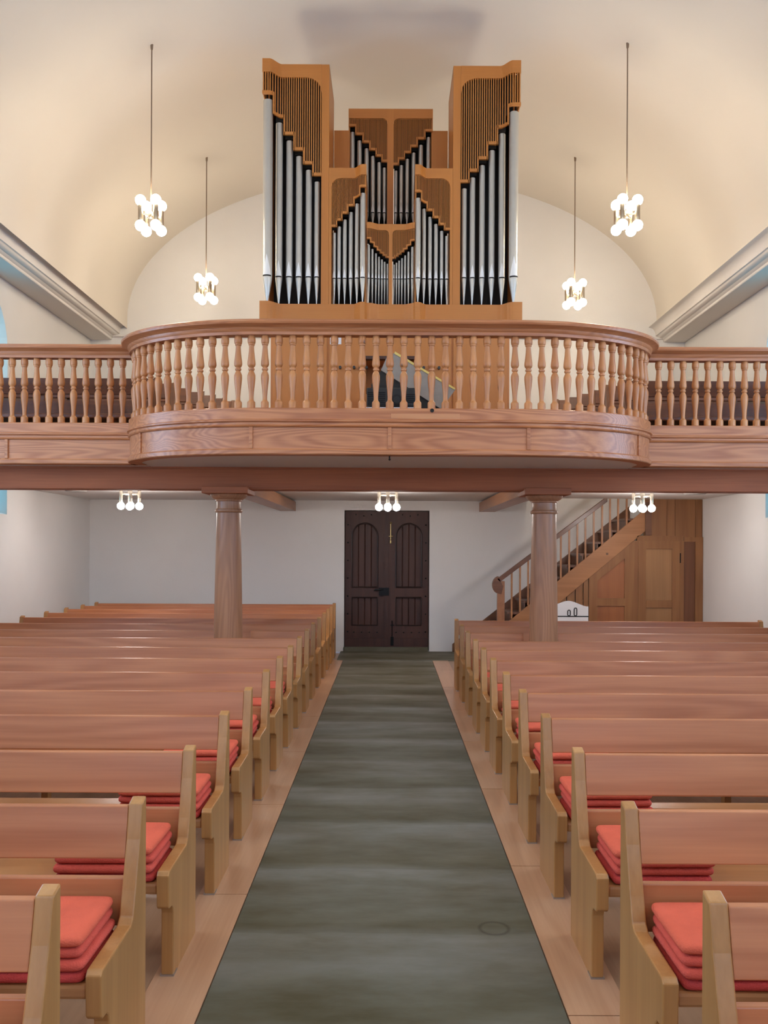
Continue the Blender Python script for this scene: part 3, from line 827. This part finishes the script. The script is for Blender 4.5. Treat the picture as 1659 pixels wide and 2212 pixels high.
def division(P, x_out, x_in, top, ltop, pipes, prot, post=None, round_in=True, slat=None, zbase=None, yback=.55, mouth=597, foot=657, th=.03, round_r=.10, boardmat=None, ledge=.035):
    """one bay of the case. x_out..x_in: edges (metres); top, ltop: z of the board top and of the lattice top;
    pipes: list of (x0, x1, ztop) in metres; prot(x): how far the front swells out at x"""
    xa, xb = min(x_out, x_in), max(x_out, x_in)
    yf = lambda x: P.Y - prot(x)
    n = 40
    xs = [xa + (xb - xa) * i / n for i in range(n + 1)]
    def lt(x):                      # lattice top with a rounded inner corner
        if not round_in: return ltop
        d = abs(x - x_in)
        if d < round_r: return ltop - round_r * .9 * (1 - math.sqrt(max(0, 1 - (1 - d / round_r) ** 2)))
        return ltop
    bm = bmesh.new()
    rows = []
    for x in xs: rows.append([bm.verts.new((x, yf(x), lt(x))), bm.verts.new((x, yf(x), top)), bm.verts.new((x, yf(x) + th, top)), bm.verts.new((x, yf(x) + th, lt(x)))])
    for a, b in zip(rows, rows[1:]):
        for i in range(4): bm.faces.new((a[i], a[(i + 1) % 4], b[(i + 1) % 4], b[i]))
    bm.faces.new(rows[0][::-1]); bm.faces.new(rows[-1])
    oobj('top_board', bm, M['organ_x'], smooth=True, angle=40)
    # stepped ledges over each pipe and lattice above them
    ps = sorted(pipes, key=lambda p: p[0])
    edges = []
    for i, p in enumerate(ps):
        l = xa if i == 0 else (ps[i - 1][1] + p[0]) / 2
        r_ = xb if i == len(ps) - 1 else (p[1] + ps[i + 1][0]) / 2
        edges.append((l, r_, p[2] + .055))
    bm = bmesh.new()
    for k, (l, r_, z0) in enumerate(edges):
        nn = 6
        for q in range(nn):
            a, b = l + (r_ - l) * q / nn, l + (r_ - l) * (q + 1) / nn
            ya, yb_ = yf(a), yf(b)
            v = [bm.verts.new(c) for c in ((a, ya, z0), (b, yb_, z0), (b, yb_ + th, z0), (a, ya + th, z0), (a, ya, z0 + ledge), (b, yb_, z0 + ledge), (b, yb_ + th, z0 + ledge), (a, ya + th, z0 + ledge))]
            for f in ((0, 3, 2, 1), (4, 5, 6, 7), (0, 1, 5, 4), (2, 3, 7, 6), (1, 2, 6, 5), (3, 0, 4, 7)): bm.faces.new([v[i] for i in f])
        # risers join one step to the next
        if k:
            zl, zh = sorted((edges[k - 1][2], z0)); y_ = yf(l)
            box(bm, l - .008, l + .008, y_, y_ + th, zl, zh + ledge)
    oobj('stepped_ledge', bm, M['organ_x'])
    bm = bmesh.new(); pitch = slat
    cnt = int((xb - xa) / pitch)
    for i in range(cnt + 1):
        x = xa + (i + .5) * (xb - xa) / (cnt + 1)
        z0 = next((e[2] for e in edges if e[0] <= x <= e[1]), edges[0][2])
        wv = pitch * .21; y_ = yf(x)
        if lt(x) > z0: box(bm, x - wv, x + wv, y_ + .004, y_ + .022, z0 + .005, lt(x) + .004)
    oobj('slat_grille', bm, M['organ_z'])
    # dark inside: near-black sheets added so the gaps between slats read as shade
    zb = P.z(840, foot) if zbase is None else zbase
    zmin = min(e[2] for e in edges)
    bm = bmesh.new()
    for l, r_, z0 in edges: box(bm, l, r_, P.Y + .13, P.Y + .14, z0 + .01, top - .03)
    oobj('dark_backing', bm, M['dark'])
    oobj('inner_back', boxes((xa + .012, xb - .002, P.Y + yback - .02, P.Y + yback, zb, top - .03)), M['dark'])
    for (a, b, zt) in pipes:
        xc, r = (a + b) / 2, (b - a) / 2
        pr = prot(xc)
        zm = P.z(840, mouth) - pr * .20; zf = zb - 0.0
        pipe(xc, P.Y + .055 - pr + r * .2, r, zt, zm, zf + .002)
    return edges

P1 = Plane(OY)
TT = P1.z(710, 139)                     # tower top
ZB = P1.z(710, 657)                     # foot of the pipes
def pp_(P, rows): return [(P.x(a, c), P.x(b, c), P.z((a + b) / 2, c)) for a, b, c in rows]
# left tower
xo, xi = P1.x(566, 400), P1.x(694, 400)
protL = lambda x: .12 * smooth((P1.x(608, 400) - x) / (P1.x(608, 400) - P1.x(584, 400)))
def corr(rows, prot):    # parts that swell forward are nearer, so they measure smaller for the same picture size
    out = []
    for a, b, z in rows:
        k = 1 - prot((a + b) / 2) / OY; out.append((a * k, b * k, EYE + (z - EYE) * k))
    return out
rowsL = corr(pp_(P1, [(567, 588, 211.7), (594.2, 610, 262), (617, 632, 301), (638.2, 652.5, 334.6), (659.3, 673, 364.4), (678.3, 690, 389.6)]), protL)
division(P1, xo * .99, xi, TT, P1.z(650, 167), rowsL, protL, slat=.0262, round_r=.19, zbase=ZB)
xo2, xi2 = P1.x(1124, 400), P1.x(995, 400)
protR = lambda x: .12 * smooth((x - P1.x(1080, 400)) / (P1.x(1104, 400) - P1.x(1080, 400)))
rowsR = corr(pp_(P1, [(1102, 1122.3, 237.8), (1079, 1093.6, 285), (1057, 1070.8, 321.8), (1036.6, 1049, 354), (1015.8, 1028, 380.7), (998, 1009.5, 404.3)]), protR)
division(P1, xo2 * .99, xi2, P1.z(978, 142), P1.z(1040, 169), rowsR, protR, slat=.0262, round_r=.19, zbase=ZB)
# tower posts, side and roof boards
for sg, a, b, po, tz in ((-1, xi, P1.x(710.5, 400), xo, TT), (1, P1.x(978.5, 400), xi2, xo2, P1.z(978, 142))):
    oobj('corner_post', boxes((min(a, b), max(a, b), OY, OY + .045, ZB, tz)), M['organ_z'], bevel=.003)
    s = b if sg == -1 else a
    oobj('tower_side', boxes((min(s, s + sg * .022), max(s, s + sg * .022), OY + .045, OY + .82, ZB, tz)), M['organ_z'])
    e = po - sg * .05
    oobj('tower_side', boxes((min(e, e - sg * .02), max(e, e - sg * .02), OY + .12, OY + .82, ZB, tz)), M['organ_z'])
    zs_ = (rowsL[0] if sg == -1 else rowsR[0])[2] + .055
    oobj('tower_side', boxes((min(po * .988, po * .988 - sg * .012), max(po * .988, po * .988 - sg * .012), OY - .10, OY + .14, zs_, tz - .01)), M['organ_z'])
    oobj('tower_roof', boxes((min(e, s), max(e, s), OY + .035, OY + .82, tz - .025, tz - .001)), M['organ_x'])
    oobj('tower_back', boxes((min(e, s), max(e, s), OY + .80, OY + .82, ZB, tz)), M['organ_x'])
    # smaller pipes standing in the dark behind the front ones
    for q in range(5):
        bm = bmesh.new(); r = .035
        lathe(bm, [(r * .2, ZB), (r, ZB + .22), (r, ZB + 1.3 + .1 * q)], 14)
        o = oobj('inner_pipe', bm, M['pipe'], smooth=True); o.location = (min(e, s) + .15 + q * .125, .30, 0)
# middle bays
P2 = P1
PM = P1
protML = lambda x: .10 * smooth((x - P1.x(765, 400)) / (P1.x(782, 400) - P1.x(765, 400)))
rowsML = corr(pp_(P1, [(717.6, 725.4, 500), (728, 736.3, 486.4), (740, 749, 471.5), (753, 762.6, 455.3), (766.5, 776, 436.8), (778, 789.5, 413.8)]), protML)
x0, x1 = P1.x(716.5, 400), P1.x(792, 400) * 1.0
division(P1, x1, x0, P1.z(735, 362.5), P1.z(745, 384.5), rowsML, protML, slat=.0150, round_r=.11, zbase=ZB, mouth=599.5, ledge=.026, yback=.6)
protMR = lambda x: .10 * smooth((P1.x(922, 400) - x) / (P1.x(922, 400) - P1.x(905, 400)))
rowsMR = corr(pp_(P1, [(898, 909.5, 424.6), (912, 921, 448), (925, 934, 465.6), (938, 947, 481), (950.7, 958.8, 496), (962, 970, 506.8)]), protMR)
x2, x3 = P1.x(896, 400), P1.x(972.5, 400)
division(P1, x2, x3, P1.z(960, 363.5), P1.z(945, 385), rowsMR, protMR, slat=.0150, round_r=.11, zbase=ZB, mouth=600, ledge=.026, yback=.6)
for a, b in ((P1.x(710.5, 400) + .001, x0), (x3, P1.x(978.5, 400) - .001)):
    oobj('corner_post', boxes((a, b, OY + .0, OY + .04, ZB, P1.z(735, 362.5))), M['organ_z'])
for a in (x1 - .02, x2 + .004):
    oobj('bay_side', boxes((a, a + .016, OY + .02, OY + .62, ZB, P1.z(735, 362.5))), M['organ_z'])
oobj('bay_roof', boxes((x0, x1 - .03, OY + .035, OY + .62, P1.z(735, 362.5) - .02, P1.z(735, 362.5) - .001)), M['organ_x'])
oobj('bay_roof', boxes((x2 + .03, x3, OY + .035, OY + .62, P1.z(735, 362.5) - .02, P1.z(735, 362.5) - .001)), M['organ_x'])
# low centre bay
zc = P1.z(843, 484)
cl, cr, c0, c1 = P1.x(792.5, 550), P1.x(895.5, 550), P1.x(840, 550), P1.x(847.5, 550)
protC = lambda x: .06 * smooth((abs(x - .015) - .14) / .12)
rowsCL = pp_(P1, [(793.9, 799.5, 529.6), (802, 807, 537.8), (809.6, 814.3, 545.5), (816, 820.8, 551.8), (822.8, 827.3, 557.6), (828.8, 833.3, 562.7), (835, 839, 566.8)])
rowsCR = pp_(P1, [(848.8, 853, 568.6), (854.4, 858.4, 564.5), (860, 864.2, 560), (866.2, 870.7, 554.8), (873, 877.8, 549), (880, 885.3, 542.5), (887.9, 893.5, 533.7)])
division(P1, cl, c0, zc, P1.z(820, 497), rowsCL, protC, slat=.0098, round_r=.05, zbase=ZB, mouth=600, ledge=.018, yback=.3)
division(P1, cr, c1, zc, P1.z(870, 497), rowsCR, protC, slat=.0098, round_r=.05, zbase=ZB, mouth=600, ledge=.018, yback=.3)
oobj('centre_post', boxes((c0, c1, OY, OY + .035, ZB, zc)), M['organ_z'])
oobj('bay_roof', boxes((cl + .01, cr - .01, OY + .03, OY + .75, zc - .02, zc - .001)), M['organ_x'])
# rear upper case
P3 = Plane(OY + .75)
protZ = lambda x: 0.0
zt3, zb3 = P3.z(843, 235), P3.z(843, 484)
a0, a1, a2, a3 = P3.x(752.5, 350), P3.x(836.5, 350), P3.x(850, 350), P3.x(934.7, 350)
rowsUL = pp_(P3, [(756, 766, 282), (771.4, 781.4, 300.4), (787, 796.7, 317.5), (801, 810, 333.8), (814.8, 823.3, 347.4), (826.6, 834.2, 359)])
rowsUR = pp_(P3, [(851.8, 858.8, 365.5), (863, 871, 353.7), (875.8, 884, 340), (889.5, 898, 326.6), (904.7, 914.3, 310), (921.5, 930.5, 293)])
division(P3, a0, a1, zt3, P3.z(800, 255), rowsUL, protZ, slat=.0155, round_r=.07, zbase=zb3, mouth=457, ledge=.028, yback=.4)
division(P3, a3, a2, zt3, P3.z(890, 255.5), rowsUR, protZ, slat=.0155, round_r=.07, zbase=zb3, mouth=457, ledge=.028, yback=.4)
oobj('centre_post', boxes((a1, a2, P3.Y, P3.Y + .04, zb3, zt3)), M['organ_z'])
oobj('case_roof', boxes((a0, a3, P3.Y + .035, P3.Y + .45, zt3 - .025, zt3 - .001)), M['organ_x'])
for a in (a0, a3 - .016): oobj('case_side', boxes((a, a + .016, P3.Y + .03, P3.Y + .45, zb3, zt3)), M['organ_z'])
zs3 = P3.z(730, 280)
oobj('wing_panel', boxes((P1.x(708, 400) + .02, a0, P3.Y + .02, P3.Y + .05, ZB, zs3), (a3, P1.x(980, 400) - .02, P3.Y + .02, P3.Y + .05, ZB, zs3)), M['organ_z'])
oobj('case_floor', boxes((a0, a3, P3.Y, P3.Y + .45, zb3 - .04, zb3)), M['organ_x'])

# base of the case: board under the pipes, lower case down to the gallery floor
zb1 = P1.z(843, 690)
bw0, bw1 = P1.x(564, 665), P1.x(1124.5, 665)
n = 120; bm = bmesh.new(); rows = []
def prot_all(x):
    if x < xi: return protL(x)
    if x > xi2: return protR(x)
    if x0 <= x <= x1: return protML(x)
    if x2 <= x <= x3: return protMR(x)
    if cl < x < cr: return protC(x)
    return 0.0
for i in range(n + 1):
    x = bw0 + (bw1 - bw0) * i / n
    y = OY - prot_all(x) - .006
    rows.append([bm.verts.new(c) for c in ((x, y, zb1 - .03), (x, y, ZB), (x, OY + .05, ZB), (x, OY + .05, zb1 - .03))])
for a, b in zip(rows, rows[1:]):
    for i in range(4): bm.faces.new((a[i], a[(i + 1) % 4], b[(i + 1) % 4], b[i]))
bm.faces.new(rows[0][::-1]); bm.faces.new(rows[-1])
oobj('base_board', bm, M['organ_x'], smooth=True, angle=40)
oobj('pipe_shelf', boxes((bw0 + .02, bw1 - .02, OY + .04, OY + .82, ZB - .04, ZB - .002)), M['organ_x'])
lw0, lw1 = P1.x(584, 800), P1.x(1101, 800)
zl = zb1 - .03
# lower case: panels either side of the console recess
kx0, kx1 = P1.x(790, 800), P1.x(898, 800)
kz0, kz1 = P1.z(840, 900), P1.z(840, 776)
oobj('lower_case', boxes((lw0, kx0, OY + .03, OY + .80, ZF + .001, zl), (kx1, lw1, OY + .03, OY + .80, ZF + .001, zl), (kx0, kx1, OY + .03, OY + .80, kz1, zl),
                         (kx0, kx1, OY + .45, OY + .80, ZF + .001, kz1)), M['organ_z'])
for q in range(4):
    xa = lw0 + (kx0 - lw0) * q / 4
    xb_ = kx1 + (lw1 - kx1) * q / 4
for a, b in ((lw0 + .02, P1.x(706, 800)), (P1.x(711, 800), kx0 - .02), (kx1 + .02, P1.x(975, 800)), (P1.x(979, 800), lw1 - .02)):
    oobj('case_panel', boxes((a, b, OY + .012, OY + .03, ZF + .05, zl - .03)), M['organ_z'], bevel=.004)
oobj('music_desk', boxes((kx0, kx1, OY - .06, OY + .03, kz1 - .01, kz1 + .025)), M['door_z'])
# keyboards: stepped key boxes with light keys
oobj('console_frame', boxes((kx0 - .05, kx0 + .02, OY - .28, OY + .03, 3.18, 3.47), (kx1 - .02, kx1 + .05, OY - .28, OY + .03, 3.18, 3.47), (kx0 + .02, kx1 - .02, OY - .28, OY + .45, 3.18, 3.245)), M['organ_x'])
oobj('keyboard', boxes((kx0 + .025, kx1 - .025, OY - .22, OY - .02, 3.246, 3.275), (kx0 + .025, kx1 - .025, OY - .06, OY + .10, 3.33, 3.355)), M['white'])
oobj('sharp_keys', boxes(*[(kx0 + .035 + i * .024, kx0 + .045 + i * .024, OY - .12, OY - .02, 3.275, 3.287) for i in range(21)]), M['blk'])
zk = P1.z(840, 795)
for xk in (735, 765, 797 - 5, 915, 930, 948, 703 + 76 - 1):
    bm = bmesh.new(); tube(bm, (P1.x(xk, 795), OY - .045, zk), (P1.x(xk, 795), OY + .015, zk), .016, 12)
    oobj('stop_knob', bm, M['darkplastic'])

# ------------------------------------------------------------------ things on the gallery by the organ
o = obj('paper_sheet', boxes((-.065, .065, 0, .004, -.045, .045)), M['white']); PX = Plane(OY)
o.location = (PX.x(725, 735), OY + .005, PX.z(725, 735)); tag(o, 'white sheet of paper pinned to the organ case behind the balusters', 'paper')
# organ bench
t = thing('organ_bench', 'plain wooden organ bench standing before the keyboards', 'bench', (.0, 9.10, ZF + .001))
obj('bench_top', boxes((-.55, .55, -.15, .15, .31, .35)), M['rail_x'], t, bevel=.005)
for x in (-.48, .48): obj('leg', boxes((x - .02, x + .02, -.13, .13, 0, .31)), M['rail_x'], t)
# black device with a round front on the table behind the balusters
YD = 8.55
PD = Plane(YD)
zt_ = PD.z(843, 881)
t = thing('side_table', 'low white-topped table behind the balusters in the middle of the bow', 'table', (PD.x(843, 880), YD + .12, ZF + .001))
hh = zt_ - ZF
obj('table_top', boxes((-.25, .25, -.16, .16, hh - .03, hh)), M['white'], t, bevel=.003)
for x in (-.22, .22):
    for y in (-.13, .13): obj('leg', boxes((x - .012, x + .012, y - .012, y + .012, 0, hh - .03)), M['iron'], t)
t = thing('projector', 'black projector with a round lens and ribbed front on the low table', 'projector', (PD.x(845, 860), YD + .10, zt_ + .002))
hb = PD.z(843, 838) - zt_
obj('body', boxes((-.245, .245, -.11, .13, .012, hb)), M['darkplastic'], t, bevel=.012)
bm = bmesh.new()
for k in range(7): box(bm, -.235, -.06, -.114, -.109, .03 + k * .019, .037 + k * .019)
obj('vent_grille', bm, M['iron'], t)
bm = bmesh.new()
for k in range(5): box(bm, .13, .235, -.114, -.109, .05 + k * .019, .057 + k * .019)
obj('vent_grille', bm, M['iron'], t)
bm = bmesh.new(); tube(bm, (.055, -.135, .075), (.055, -.10, .075), .052, 24); obj('lens_ring', bm, M['blk'], t)
bm = bmesh.new(); tube(bm, (.055, -.139, .075), (.055, -.13, .075), .034, 24); obj('lens', bm, M['darkplastic'], t)
bm = bmesh.new(); ball(bm, (-.135, -.112, .145), .006, 8, 5); obj('indicator_light', bm, mat('amber_led', (1, .3, .1), .4, emit=(1, .3, .1), es=2), t)
for x in (-.2, .2): obj('foot', boxes((x - .02, x + .02, -.08, .1, 0, .012)), M['blk'], t)
# leaning grey board with a yellow edge and its black side
YG = 8.95
PG = Plane(YG)
def g(px, py): return (PG.x(px, py), PG.z(px, py))
t = thing('leaning_board', 'grey board with a yellow upper edge leaning aslant behind the projector', 'board', (g(880, 880)[0], YG, ZF + .001))
ox_, oz_ = g(880, 880)[0], ZF + .001
def gp(pts, y0, y1, m, name):
    bm = bmesh.new(); q = [(g(*p)[0] - ox_, g(*p)[1] - oz_) for p in pts]
    prism(bm, q, lambda a, b: (a, y0, b), lambda a, b: (a, y1, b)); return obj(name, bm, m, t)
gp([(853, 762), (984, 841), (976, 852), (953, 884), (823, 800), (834, 775)], -.012, .012, M['screen'], 'panel')
gp([(853, 760), (983, 839), (982, 843), (852, 765)], -.02, .02, M['yellow'], 'edge_strip')
gp([(823, 800), (953, 884), (965, 925), (800, 925), (802, 830)], .0125, .03, M['blk'], 'back_board')
bm = bmesh.new(); tube(bm, (.372, 7.5135, 2.952), (.372, 7.53, 2.952), .017, 16)
tag(gobj('wood_knot', bm, M['slit']), 'dark round knot')
tag(gobj('repair_strip', boxes((.012, .615, 7.5165, 7.53, 2.880, 2.922)), M['repair']), 'paler inlaid strip of wood')
bm = bmesh.new(); tube(bm, (0, 7.62, 2.53), (0, 7.62, 2.566), .006, 8); ball(bm, (0, 7.62, 2.53), .010, 8, 6)
gobj('hook', bm, M['iron'])


# ------------------------------------------------------------------ staircase to the gallery
SY = 13.40
PS = Plane(SY)
st = thing('staircase', 'wooden staircase rising to the right behind the right column', 'staircase', (1.1, SY, 0))
def sobj(name, bm, m, **k):
    for v in bm.verts: v.co -= Vector((1.1, SY, 0))
    return obj(name, bm, m, st, **k)
def sp(px, py): return (PS.x(px, py), PS.z(px, py))
def spr(pts, y0, y1):
    bm = bmesh.new(); q = [sp(*p) for p in pts]
    prism(bm, q, lambda a, b: (a, y0, b), lambda a, b: (a, y1, b)); return bm
# outer stringer
sA = sp(1202.7, 1254); sB = sp(1394, 1100)
slope = (sB[1] - sA[1]) / (sB[0] - sA[0])
xs0 = sA[0] - (sA[1] - .05) / slope
zU = lambda x: sA[1] + slope * (x - sA[0])
bm = bmesh.new()
prism(bm, [(xs0, .0), (xs0 + .45, .0), (sB[0], sB[1] - .345), (sB[0], sB[1])], lambda a, b: (a, SY, b), lambda a, b: (a, SY + .045, b))
sobj('stringer', bm, M['stair_x'], bevel=.004)
# wall stringer
bm = bmesh.new()
prism(bm, [(xs0 - .1, .0), (xs0 + .35, .0), (sB[0], sB[1] - .27), (sB[0], sB[1] + .09), (xs0 - .1, .14)], lambda a, b: (a, YB - .04, b), lambda a, b: (a, YB - .005, b))
sobj('wall_stringer', bm, M['stair_d'])
nst = 12
for i in range(nst):
    zr = .185 * (i + 1); xt = xs0 + .02 + .185 / slope * i
    if zr > 2.42: break
    bm = bmesh.new(); box(bm, xt, xt + .185 / slope + .03, SY + .046, YB - .042, zr - .035, zr)
    box(bm, xt + .03, xt + .05, SY + .046, YB - .042, max(0, zr - .185), zr - .035)
    sobj('stair_step', bm, M['stair_d'])
# handrail with curled end, newel and rods
hA, hB = sp(1066, 1256), sp(1312, 1072)
bm = bmesh.new()
hs = (hB[1] - hA[1]) / (hB[0] - hA[0])
prism(bm, [(hA[0] + .05, hA[1] + hs * .05), (hB[0], hB[1]), (hB[0], hB[1] - .085), (hA[0] + .10, hA[1] + hs * .10 - .085)], lambda a, b: (a, SY - .012, b), lambda a, b: (a, SY + .055, b))
c = (hA[0] + .095, hA[1] - .055)
curl = [(c[0] + .115 * math.cos(a) * 1.0, c[1] + .14 * math.sin(a)) for a in [PI * (.55 + .8 * i / 10) for i in range(11)]]
curl += [(c[0] + .03, c[1] - .15), (c[0] + .06, c[1] - .02)]
prism(bm, curl, lambda a, b: (a, SY - .012, b), lambda a, b: (a, SY + .055, b))
sobj('handrail', bm, M['stair_d'], bevel=.006)
nx0, nx1 = sp(1074, 1300)[0], sp(1090, 1300)[0]
sobj('newel_post', boxes((nx0, nx1, SY - .01, SY + .05, 0, hA[1] + hs * .1 - .07)), M['beam_y'], bevel=.005)
for px in (1106, 1124, 1141.5, 1159, 1177, 1195, 1212, 1230, 1247.5, 1265, 1283, 1301, 1318, 1335.5, 1354):
    x = sp(px, 1200)[0]
    zlo = zU(x) - .03; zhi = min(2.524, hA[1] + hs * (x - hA[0]) - .05)
    sobj('stair_baluster', boxes((x - .013, x + .013, SY + .01, SY + .036, zlo, zhi)), M['stair_x'])
# keyhole mark in the stringer
bm = bmesh.new(); c = sp(1311.5, 1196.5)
for dx in (-.009, .009):
    for dz in (-.009, .009): box(bm, c[0] + dx - .007, c[0] + dx + .007, SY - .002, SY + .002, c[1] + dz - .007, c[1] + dz + .007)
sobj('bolt_holes', bm, M['ink'])
# boarding under the stairs
pan = thing('stair_panelling', 'brown wooden panelling with a cupboard door below and beside the stairs', 'panelling', (3.0, SY + .02, 0))
def pobj(name, bm, m, par=None, **k):
    for v in bm.verts: v.co -= Vector((3.0, SY + .02, 0))
    return obj(name, bm, m, par or pan, **k)
def pb(px0, px1, py0, py1, y0, y1):
    a, b = PS.x(px0, 1200), PS.x(px1, 1200); z1 = PS.z(1400, py0) if py0 else 2.524; z0 = PS.z(1400, py1) if py1 else 0
    return (a, b, SY + y0, SY + y1, z0, z1)
zT = 2.523
wallx = XR - .005
x1395 = PS.x(1392, 1200)
low_u = lambda px: zU(PS.x(px, 1200)) - .36      # underside of the stringer
# infill boards following the stringer underside (behind it)
bm = bmesh.new()
for a, b in ((1150, 1204), (1206, 1224), (1226, 1243), (1245, 1260), (1262, 1272)):
    xa, xb_ = PS.x(a, 1200), PS.x(b, 1200)
    prism(bm, [(xa, 0), (xb_, 0), (xb_, max(.02, low_u(b) + .06)), (xa, max(.02, low_u(a) + .06))], lambda p, q: (p, SY + .03, q), lambda p, q: (p, SY + .044, q))
pobj('vertical_boards', bm, M['stair_z'])
# framed door-like panel with sloping top
bm = bmesh.new(); F0, F1 = .012, .046
for a, b in ((1273, 1291), (1350, 1371)):
    xa, xb_ = PS.x(a, 1200), PS.x(b, 1200)
    prism(bm, [(xa, 0), (xb_, 0), (xb_, low_u(b) + .01), (xa, low_u(a) + .01)], lambda p, q: (p, SY + F0, q), lambda p, q: (p, SY + F1, q))
xa, xb_ = PS.x(1291, 1200), PS.x(1350, 1200)
prism(bm, [(xa, low_u(1291) - .16), (xb_, low_u(1350) - .16), (xb_, low_u(1350) + .01), (xa, low_u(1291) + .01)], lambda p, q: (p, SY + F0, q), lambda p, q: (p, SY + F1, q))
z_ = PS.z(1320, 1305)
box(bm, xa, xb_, SY + F0, SY + F1, z_ - .03, z_ + .09)
box(bm, xa, xb_, SY + F0, SY + F1, 0, .14)
pobj('slanted_frame', bm, M['stair_z'])
bm = bmesh.new(); prism(bm, [(xa, .1), (xb_, .1), (xb_, low_u(1350) - .14), (xa, low_u(1291) - .14)], lambda p, q: (p, SY + .034, q), lambda p, q: (p, SY + .044, q))
pobj('slanted_panel', bm, wood('stair_inset_wood', (0.40, 0.15, 0.055), (0.27, 0.10, 0.04), 'z', 3))
# boards above the cupboard, right up to the ceiling
bm = bmesh.new(); pxs = [1392, 1441, 1459, 1503, 1516]
for a, b in zip(pxs, pxs[1:]):
    box(bm, PS.x(a, 1200) + .002, min(wallx, PS.x(b, 1200)) - .002, SY + .02, SY + .044, PS.z(1450, 1168), zT)
box(bm, x1395, wallx, SY + .040, SY + .05, .0, zT)
pobj('upper_boards', bm, M['stair_z'])
pobj('post', boxes(pb(1393, 1406, 1085, 1156, -.03, .02)), M['stair_d'])
bm = boxes((PS.x(1371, 1200), PS.x(1379, 1200), SY + .012, SY + .046, 0, low_u(1371)), pb(1376, 1476, 1157, 1168, .0, .045), pb(1469, 1478, 1168, None, .008, .045), pb(1478, wallx / PS.k + 840.5, 1160, 1170, .008, .045),
           (PS.x(1503, 1200), wallx, SY + .008, SY + .045, 0, PS.z(1500, 1170)))
pobj('door_frame', bm, M['stair_z'])
pobj('narrow_panel', boxes(pb(1478, 1503, 1170, None, .03, .04)), wood('narrow_panel_wood', (0.20, 0.075, 0.032), (0.13, 0.05, 0.022), 'z', 3))
# cupboard door
a, b = PS.x(1379, 1200), PS.x(1469, 1200); zt2 = PS.z(1420, 1168)
bm = boxes((a, a + .12, SY + .0, SY + .038, .02, zt2), (b - .12, b, SY, SY + .038, .02, zt2), (a + .12, b - .12, SY, SY + .038, zt2 - .13, zt2),
           (a + .12, b - .12, SY, SY + .038, PS.z(1420, 1313), PS.z(1420, 1297)), (a + .12, b - .12, SY, SY + .038, .02, .16))
dr = pobj('cupboard_door', bm, M['stair_x'].copy() if False else M['stair_z'], bevel=.003)
pobj('door_panel', boxes((a + .12, b - .12, SY + .02, SY + .03, .1, zt2 - .1)), wood('cupboard_panel_wood', (0.42, 0.215, 0.09), (0.29, 0.145, 0.06), 'z', 3), dr)
bm = boxes((b - .004, b + .012, SY - .006, SY + .004, PS.z(1470, 1216), PS.z(1470, 1195)))
pobj('hinge', bm, M['iron'], dr)

# white info board with a wavy top
YW = 12.9
PW = Plane(YW)
wb = thing('display_board', 'white board with a wavy top, a black line and two black oval outlines', 'sign', (PW.x(1228, 1330), YW, 0))
bx = PW.x(1228, 1330)
top = []
for i in range(21):
    px = 1185 + (1271 - 1185) * i / 20
    d = abs(px - 1228) / 43
    py = 1298 + 12 * smooth(d)
    top.append((PW.x(px, 1330) - bx, PW.z(1228, py)))
bm = bmesh.new(); prism(bm, [(top[0][0], .35), (top[-1][0], .35)] + top[::-1], lambda a, b: (a, 0, b), lambda a, b: (a, .02, b))
obj('board', bm, M['white'], wb)
zl_ = PW.z(1228, 1331.5)
obj('painted_line', boxes((top[0][0], top[-1][0] + .003, -.003, 0, zl_ - .008, zl_ + .008)), M['ink'], wb)
for pxc, py0, py1 in ((1229, 1317, 1331), (1243, 1312.5, 1331)):
    bm = bmesh.new(); xc = PW.x(pxc, 1325) - bx; z1, z0 = PW.z(pxc, py0), PW.z(pxc, py1); hw_ = .026
    pts = [(xc + (hw_ - .006) * math.cos(a), (z1 - hw_) + (hw_ - .006) * math.sin(a)) for a in [PI * i / 8 for i in range(9)]]
    pts += [(xc + (hw_ - .006) * math.cos(a), (z0 + hw_) + (hw_ - .006) * math.sin(a)) for a in [PI + PI * i / 8 for i in range(9)]]
    for k in range(len(pts)):
        p, q = pts[k], pts[(k + 1) % len(pts)]
        tube(bm, (p[0], -.004, p[1]), (q[0], -.004, q[1]), .0075, 6)
    obj('oval_outline', bm, M['ink'], wb)
for s in (-1, 1): obj('leg', boxes((s * .25 - .015, s * .25 + .015, 0, .03, 0, .36)), M['iron'], wb)
